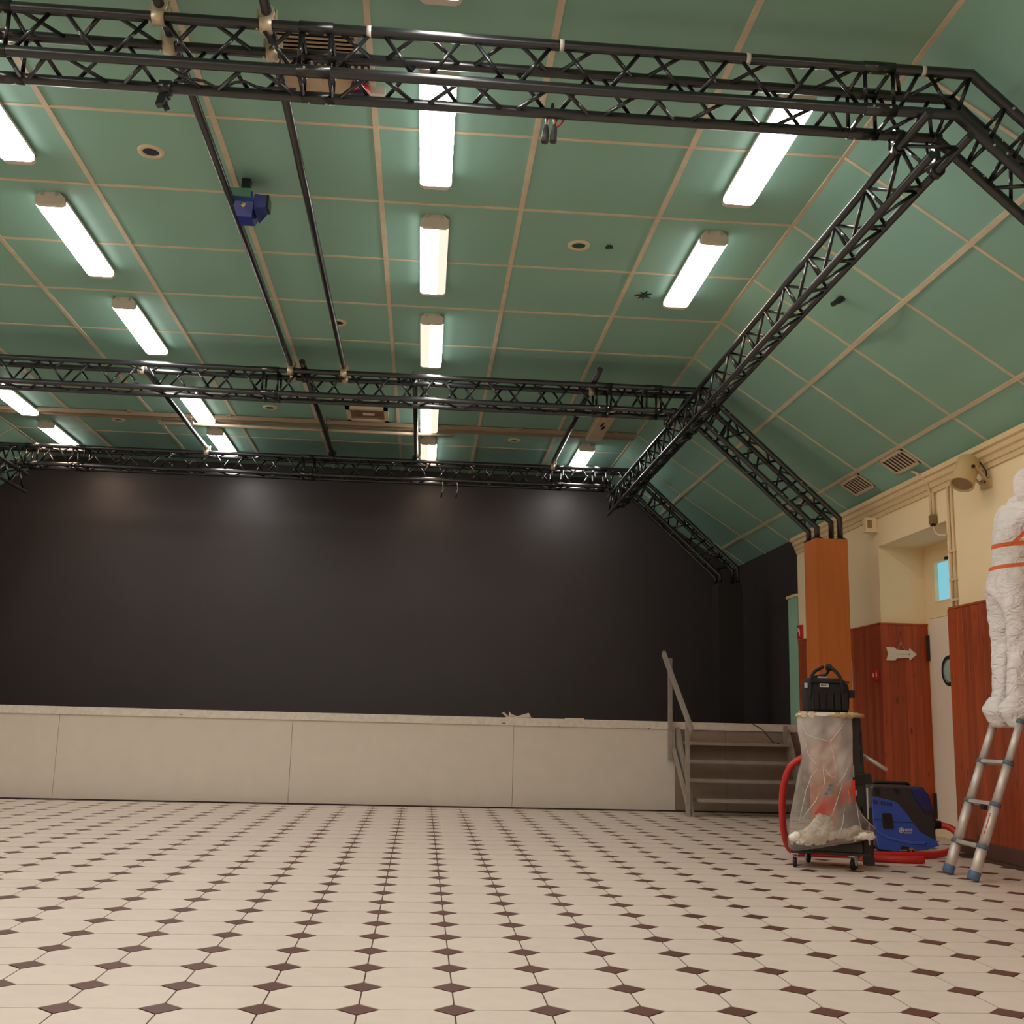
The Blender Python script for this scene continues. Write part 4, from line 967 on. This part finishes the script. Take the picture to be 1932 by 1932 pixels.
MB().tube(smooth([(2.88, 8.16, 1.355), (2.93, 8.15, 1.375), (2.985, 8.13, 1.385), (3.0, 8.11, 1.41), (3.0, 8.1, 1.445), (3.02, 8.1, 1.45)]), .01, 8).build('strap', M_fabric, t)
MB().tube(smooth([(3.08, 8.04, 1.18), (3.075, 8.04, 1.33), (3.05, 8.06, 1.40), (3.01, 8.09, 1.44), (2.99, 8.1, 1.445)]), .013, 8).build('strap', M_fabric, t)
MB().sphere((3.005, 8.1, 1.44), (.028, .02, .026), 2, .4).build('handle_wrap', M_fabric, t)
MB().box(3.14, 3.18, 8.06, 8.16, 1.22, 1.275).build('side_flap', M_fabric, t)
MB().box(2.93, 3.0, 8.13, 8.17, 1.36, 1.375).build('grey_tool', M_alu, t)
tg = MB().box(2.908, 2.972, 8.031, 8.038, 1.293, 1.317).build('tag', M_white, t)
lt = MB()
for k in range(6): lt.box(2.913 + k * .0092, 2.919 + k * .0092, 8.0295, 8.031, 1.298, 1.312)
lt.build('tag_lettering', M_rubber, tg)
MB().box(2.814, 2.824, 8.06, 8.1, 1.285, 1.32).build('reflector', M_alu, t)

# ------------------------------------------------------------------ ladder
LD = Vector((4.152 - 3.742, 0, 1.07 - .0)).normalized(); L0 = Vector((3.742, 0, 0))
def lad(z): return 3.742 + z * (4.152 - 3.742) / 1.07
rz = [.228, .507, .787, 1.07, 1.35, 1.63, 1.91, 2.15]
t = thing('telescopic_ladder', 'aluminium telescopic ladder with blue feet leaning on the panelled wall', 'ladder', (3.742, 7.72, 0))
for y in (7.535, 7.9):
    MB().lathe((lad(.012), y, .012), LD, [(0, .03), (.004, .04), (.055, .04), (.06, .037)], 18).build('foot', M_footblue, t)
    prev = .03
    for k, z in enumerate(rz):
        r = .0365 - .0028 * k
        rs = MB().lathe((lad(prev), y, prev), LD, [(0, r), ((z - prev) / LD.z + .004, r)], 18).build('rail_section', M_alu, t)
        MB().lathe(Vector((lad(z), y, z)) - LD * .014, LD, [(0, r), (.002, r + .006), (.026, r + .006), (.028, r)], 18).build('collar', M_collar, rs)
        prev = z
for k, z in enumerate(rz):
    MB().obox((lad(z), 7.7175, z), (0, 1, 0), LD.cross(Vector((0, 1, 0))), LD, .17, .026 - .001 * k, .012).build('rung', M_alu, t)
MB().box(lad(.507) - .02, lad(.507) + .005, 7.66, 7.71, .465, .5).build('release_button', M_rubber, t)
random.seed(2); mk = MB()
for k in range(14):
    z = .30 + k * .0115
    if random.random() < .8: mk.obox((lad(z) - .031, 7.513, z), LD, (1, -1, 0), (0, 0, 1), .003, .003, .0025)
mk.build('lettering', M_inkred, t)

# ------------------------------------------------------------------ person on the ladder
def suitmat():
    m = mat('suit_white', (243, 237, 237), .75, var=.03, vscale=6, bump=.0); nt = m.node_tree; N, L = nt.nodes, nt.links; b = N['Principled BSDF']
    src = b.inputs['Base Color'].links[0].from_socket
    tc = N.new('ShaderNodeTexCoord'); sp = N.new('ShaderNodeSeparateXYZ'); L.new(tc.outputs['Object'], sp.inputs[0])
    def M_(op, a, bb, c=None):
        n = N.new('ShaderNodeMath'); n.operation = op
        for i, q in enumerate((a, bb) + ((c,) if c is not None else ())):
            if isinstance(q, (int, float)): n.inputs[i].default_value = q
            else: L.new(q, n.inputs[i])
        return n.outputs[0]
    z, x = sp.outputs[2], sp.outputs[0]
    tilt = M_('MULTIPLY_ADD', x, -.12, z)          # object origin at the feet
    b1 = M_('COMPARE', tilt, 1.290, .016); b2 = M_('COMPARE', tilt, 1.133, .015)
    dg = M_('MULTIPLY_ADD', x, -1.1, z); b3 = M_('COMPARE', dg, 1.235, .02)
    b3 = M_('MULTIPLY', b3, M_('GREATER_THAN', z, 1.30)); b3 = M_('MULTIPLY', b3, M_('LESS_THAN', z, 1.55)); 
    mx_ = M_('MAXIMUM', M_('MAXIMUM', b1, b2), b3)
    mx = N.new('ShaderNodeMix'); mx.data_type = 'RGBA'; L.new(mx_, mx.inputs[0]); L.new(src, mx.inputs[6]); mx.inputs[7].default_value = lin((240, 122, 78))
    L.new(mx.outputs[2], b.inputs['Base Color'])
    mp = N.new('ShaderNodeMapping'); mp.inputs['Scale'].default_value = (9, 9, 14); mp.inputs['Rotation'].default_value = (.3, .5, 0); L.new(tc.outputs['Object'], mp.inputs[0])
    nz = N.new('ShaderNodeTexNoise'); nz.inputs['Scale'].default_value = 1; nz.inputs['Detail'].default_value = 3; nz.inputs['Distortion'].default_value = 1.2; L.new(mp.outputs[0], nz.inputs['Vector'])
    rd = N.new('ShaderNodeMath'); rd.operation = 'ABSOLUTE'; sb = M_('SUBTRACT', nz.outputs['Fac'], .5); L.new(sb, rd.inputs[0])
    bp = N.new('ShaderNodeBump'); bp.inputs['Strength'].default_value = 1.0; bp.inputs['Distance'].default_value = .045; bp.invert = True
    L.new(rd.outputs[0], bp.inputs['Height']); L.new(bp.outputs[0], b.inputs['Normal'])
    b.inputs['Subsurface Weight'].default_value = 0
    return m
M_suit = suitmat()
PB = Vector((4.15, 7.71, 1.04))
person = thing('person', 'person in white hooded coveralls with orange seams standing on the ladder facing the wall', 'person', PB)
def skin_obj(name, verts, edges, radii, m, parent, root=0, sub=2, disp=0):
    me = bpy.data.meshes.new(name); me.from_pydata([tuple(Vector(v) - PB) for v in verts], edges, []); me.update()
    o = bpy.data.objects.new(name, me); COL.objects.link(o); o.parent = parent; LOC[o.name] = PB
    o.modifiers.new('skin', 'SKIN').use_smooth_shade = True
    if not me.skin_vertices: 
        bm = bmesh.new(); bm.from_mesh(me); bm.verts.layers.skin.verify(); bm.to_mesh(me); bm.free()
    sv = me.skin_vertices[0].data
    for i, r in enumerate(radii): sv[i].radius = r if isinstance(r, tuple) else (r, r); sv[i].use_root = (i == root)
    s = o.modifiers.new('sub', 'SUBSURF'); s.levels = sub; s.render_levels = sub
    if disp:
        tx = bpy.data.textures.new(name + '_folds', 'CLOUDS'); tx.noise_scale = .09; tx.noise_depth = 2
        s3 = o.modifiers.new('sub2', 'SUBSURF'); s3.levels = 1; s3.render_levels = 1
        dm = o.modifiers.new('folds', 'DISPLACE'); dm.texture = tx; dm.strength = disp; dm.mid_level = .5
    me.materials.append(m); return o
V = [(4.235, 7.71, 2.05), (4.255, 7.71, 2.19), (4.26, 7.71, 2.35), (4.295, 7.71, 2.50), (4.335, 7.71, 2.625), (4.385, 7.71, 2.71),   # 0-5 torso, neck
     (4.205, 7.61, 1.98), (4.21, 7.605, 1.78), (4.215, 7.61, 1.56), (4.195, 7.61, 1.38), (4.18, 7.61, 1.16),   # 6-10 near leg
     (4.205, 7.81, 1.98), (4.21, 7.815, 1.78), (4.215, 7.82, 1.56), (4.195, 7.82, 1.38), (4.18, 7.82, 1.16),   # 11-15 far leg
     (4.30, 7.53, 2.56), (4.34, 7.45, 2.46), (4.43, 7.41, 2.41), (4.50, 7.42, 2.53), (4.545, 7.44, 2.66),     # 16-20 near arm
     (4.30, 7.89, 2.56), (4.34, 7.97, 2.46), (4.43, 8.01, 2.41), (4.50, 8.0, 2.53), (4.545, 7.98, 2.66)]      # 21-25 far arm
Eg = [(0, 1), (1, 2), (2, 3), (3, 4), (4, 5), (0, 6), (6, 7), (7, 8), (8, 9), (9, 10), (0, 11), (11, 12), (12, 13), (13, 14), (14, 15),
      (3, 16), (16, 17), (17, 18), (18, 19), (19, 20), (3, 21), (21, 22), (22, 23), (23, 24), (24, 25)]
Rd = [(.16, .155), (.105, .15), (.15, .175), (.14, .17), (.085, .10), (.075, .075),
      (.125, .12), (.102, .10), (.085, .085), (.088, .088), (.07, .07), (.125, .12), (.102, .10), (.085, .085), (.088, .088), (.07, .07),
      .085, .075, .066, .06, .046, .085, .075, .066, .06, .046]
skin_obj('body', V, Eg, Rd, M_suit, person, 0, 2, .045)
# hood, face
hd = Vector((4.435, 7.71, 2.81))
hood = MB(); rings = []
for i in range(13):
    th = math.pi * (.03 + .94 * i / 12); ring = []
    for j in range(24):
        ph = 2 * math.pi * j / 24; d = Vector((math.sin(th) * math.cos(ph), math.sin(th) * math.sin(ph), math.cos(th)))
        k = 1 + .05 * noise.noise(d * 3)
        q = Vector((d.x * .12 * k, d.y * .108 * k, d.z * (.13 if d.z > 0 else .165) * k))
        if d.z < -.3: q.x -= .05 * (-d.z - .3)
        if q.x > .07: q.x = .07
        ring.append(hd + q + Vector((-.005, 0, 0)))
    rings.append(ring)
hood.loft(rings, True).build('hood', M_suit, person)
face = MB(); rings = []
for i in range(15):
    th = math.pi * (.04 + .92 * i / 14); ring = []
    for j in range(20):
        ph = 2 * math.pi * j / 20; d = Vector((math.sin(th) * math.cos(ph), math.sin(th) * math.sin(ph), math.cos(th)))
        q = Vector((d.x * .09, d.y * .074 * (1 if d.z > -.2 else 1 - .3 * (-d.z - .2)), d.z * .108))
        if d.x > .8 and abs(d.y) < .3 and -.35 < d.z < .1: q.x += .022 * (1 - abs(d.y) / .3) * (.45 - d.z) / .8
        ring.append(hd + q + Vector((.022, 0, -.005)))
    rings.append(ring)
face.loft(rings, True).build('face', M_skin, person)
for s in (-1, 1):
    MB().sphere(hd + Vector((.098, s * .03, .012)), (.008, .014, .009)).build('eye', M_eye, person)
MB().sphere(hd + Vector((.1, 0, -.06)), (.008, .024, .006)).build('mouth', mat('lips', (170, 100, 90), .5), person)
# baggy boot covers
for (cx_, cy_, sd_) in ((4.21, 7.60, 1), (4.20, 7.825, 2)):
    mbx = MB(); rings = []
    for i in range(17):
        u = i / 16; z = 1.245 - .215 * u; ring = []
        for j in range(26):
            a = 2 * math.pi * j / 26
            rx = .085 + .05 * math.sin(math.pi * min(1, u * 1.15)) ; ry = .07 + .02 * math.sin(math.pi * u)
            if u > .9: rx *= 1 - (u - .9) * 3; ry *= 1 - (u - .9) * 3
            k = 1 + .16 * noise.noise(Vector((math.cos(a) * 1.6 + sd_ * 5, math.sin(a) * 1.6, z * 17))) + .06 * noise.noise(Vector((math.cos(a) * 4, math.sin(a) * 4 + sd_, z * 40)))
            toe = .08 * max(0, math.cos(a)) * min(1, u * 1.6)
            ring.append((cx_ - .03 + rx * math.cos(a) * k + toe, cy_ + ry * math.sin(a) * k, z))
        rings.append(ring)
    mbx.loft(rings, True).build('boot_cover', M_suit, person)
# gloved hands pressed to the wall
for s, yy in ((-1, 7.44), (1, 7.98)):
    W_ = Vector((4.55, yy, 2.67)); vs = [W_, W_ + Vector((.015, 0, .05)), W_ + Vector((.025, 0, .095))]; es = [(0, 1), (1, 2)]; rd = [(.026, .03), (.02, .042), (.017, .042)]
    for k, (o_, L_) in enumerate(((-.03, .068), (-.01, .08), (.011, .074), (.031, .058))):
        b_ = len(vs); p0 = W_ + Vector((.03, o_, .105))
        vs += [p0, p0 + Vector((.006, o_ * .12, L_ * .5)), p0 + Vector((.006, o_ * .2, L_))]; es += [(2, b_), (b_, b_ + 1), (b_ + 1, b_ + 2)]; rd += [.0105, .0095, .0085]
    b_ = len(vs); vs += [W_ + Vector((.02, -s * .045, .05)), W_ + Vector((.028, -s * .065, .085))]; es += [(1, b_), (b_, b_ + 1)]; rd += [.012, .0095]
    skin_obj('gloved_hand', vs, es, rd, M_glove, person, 0, 2)
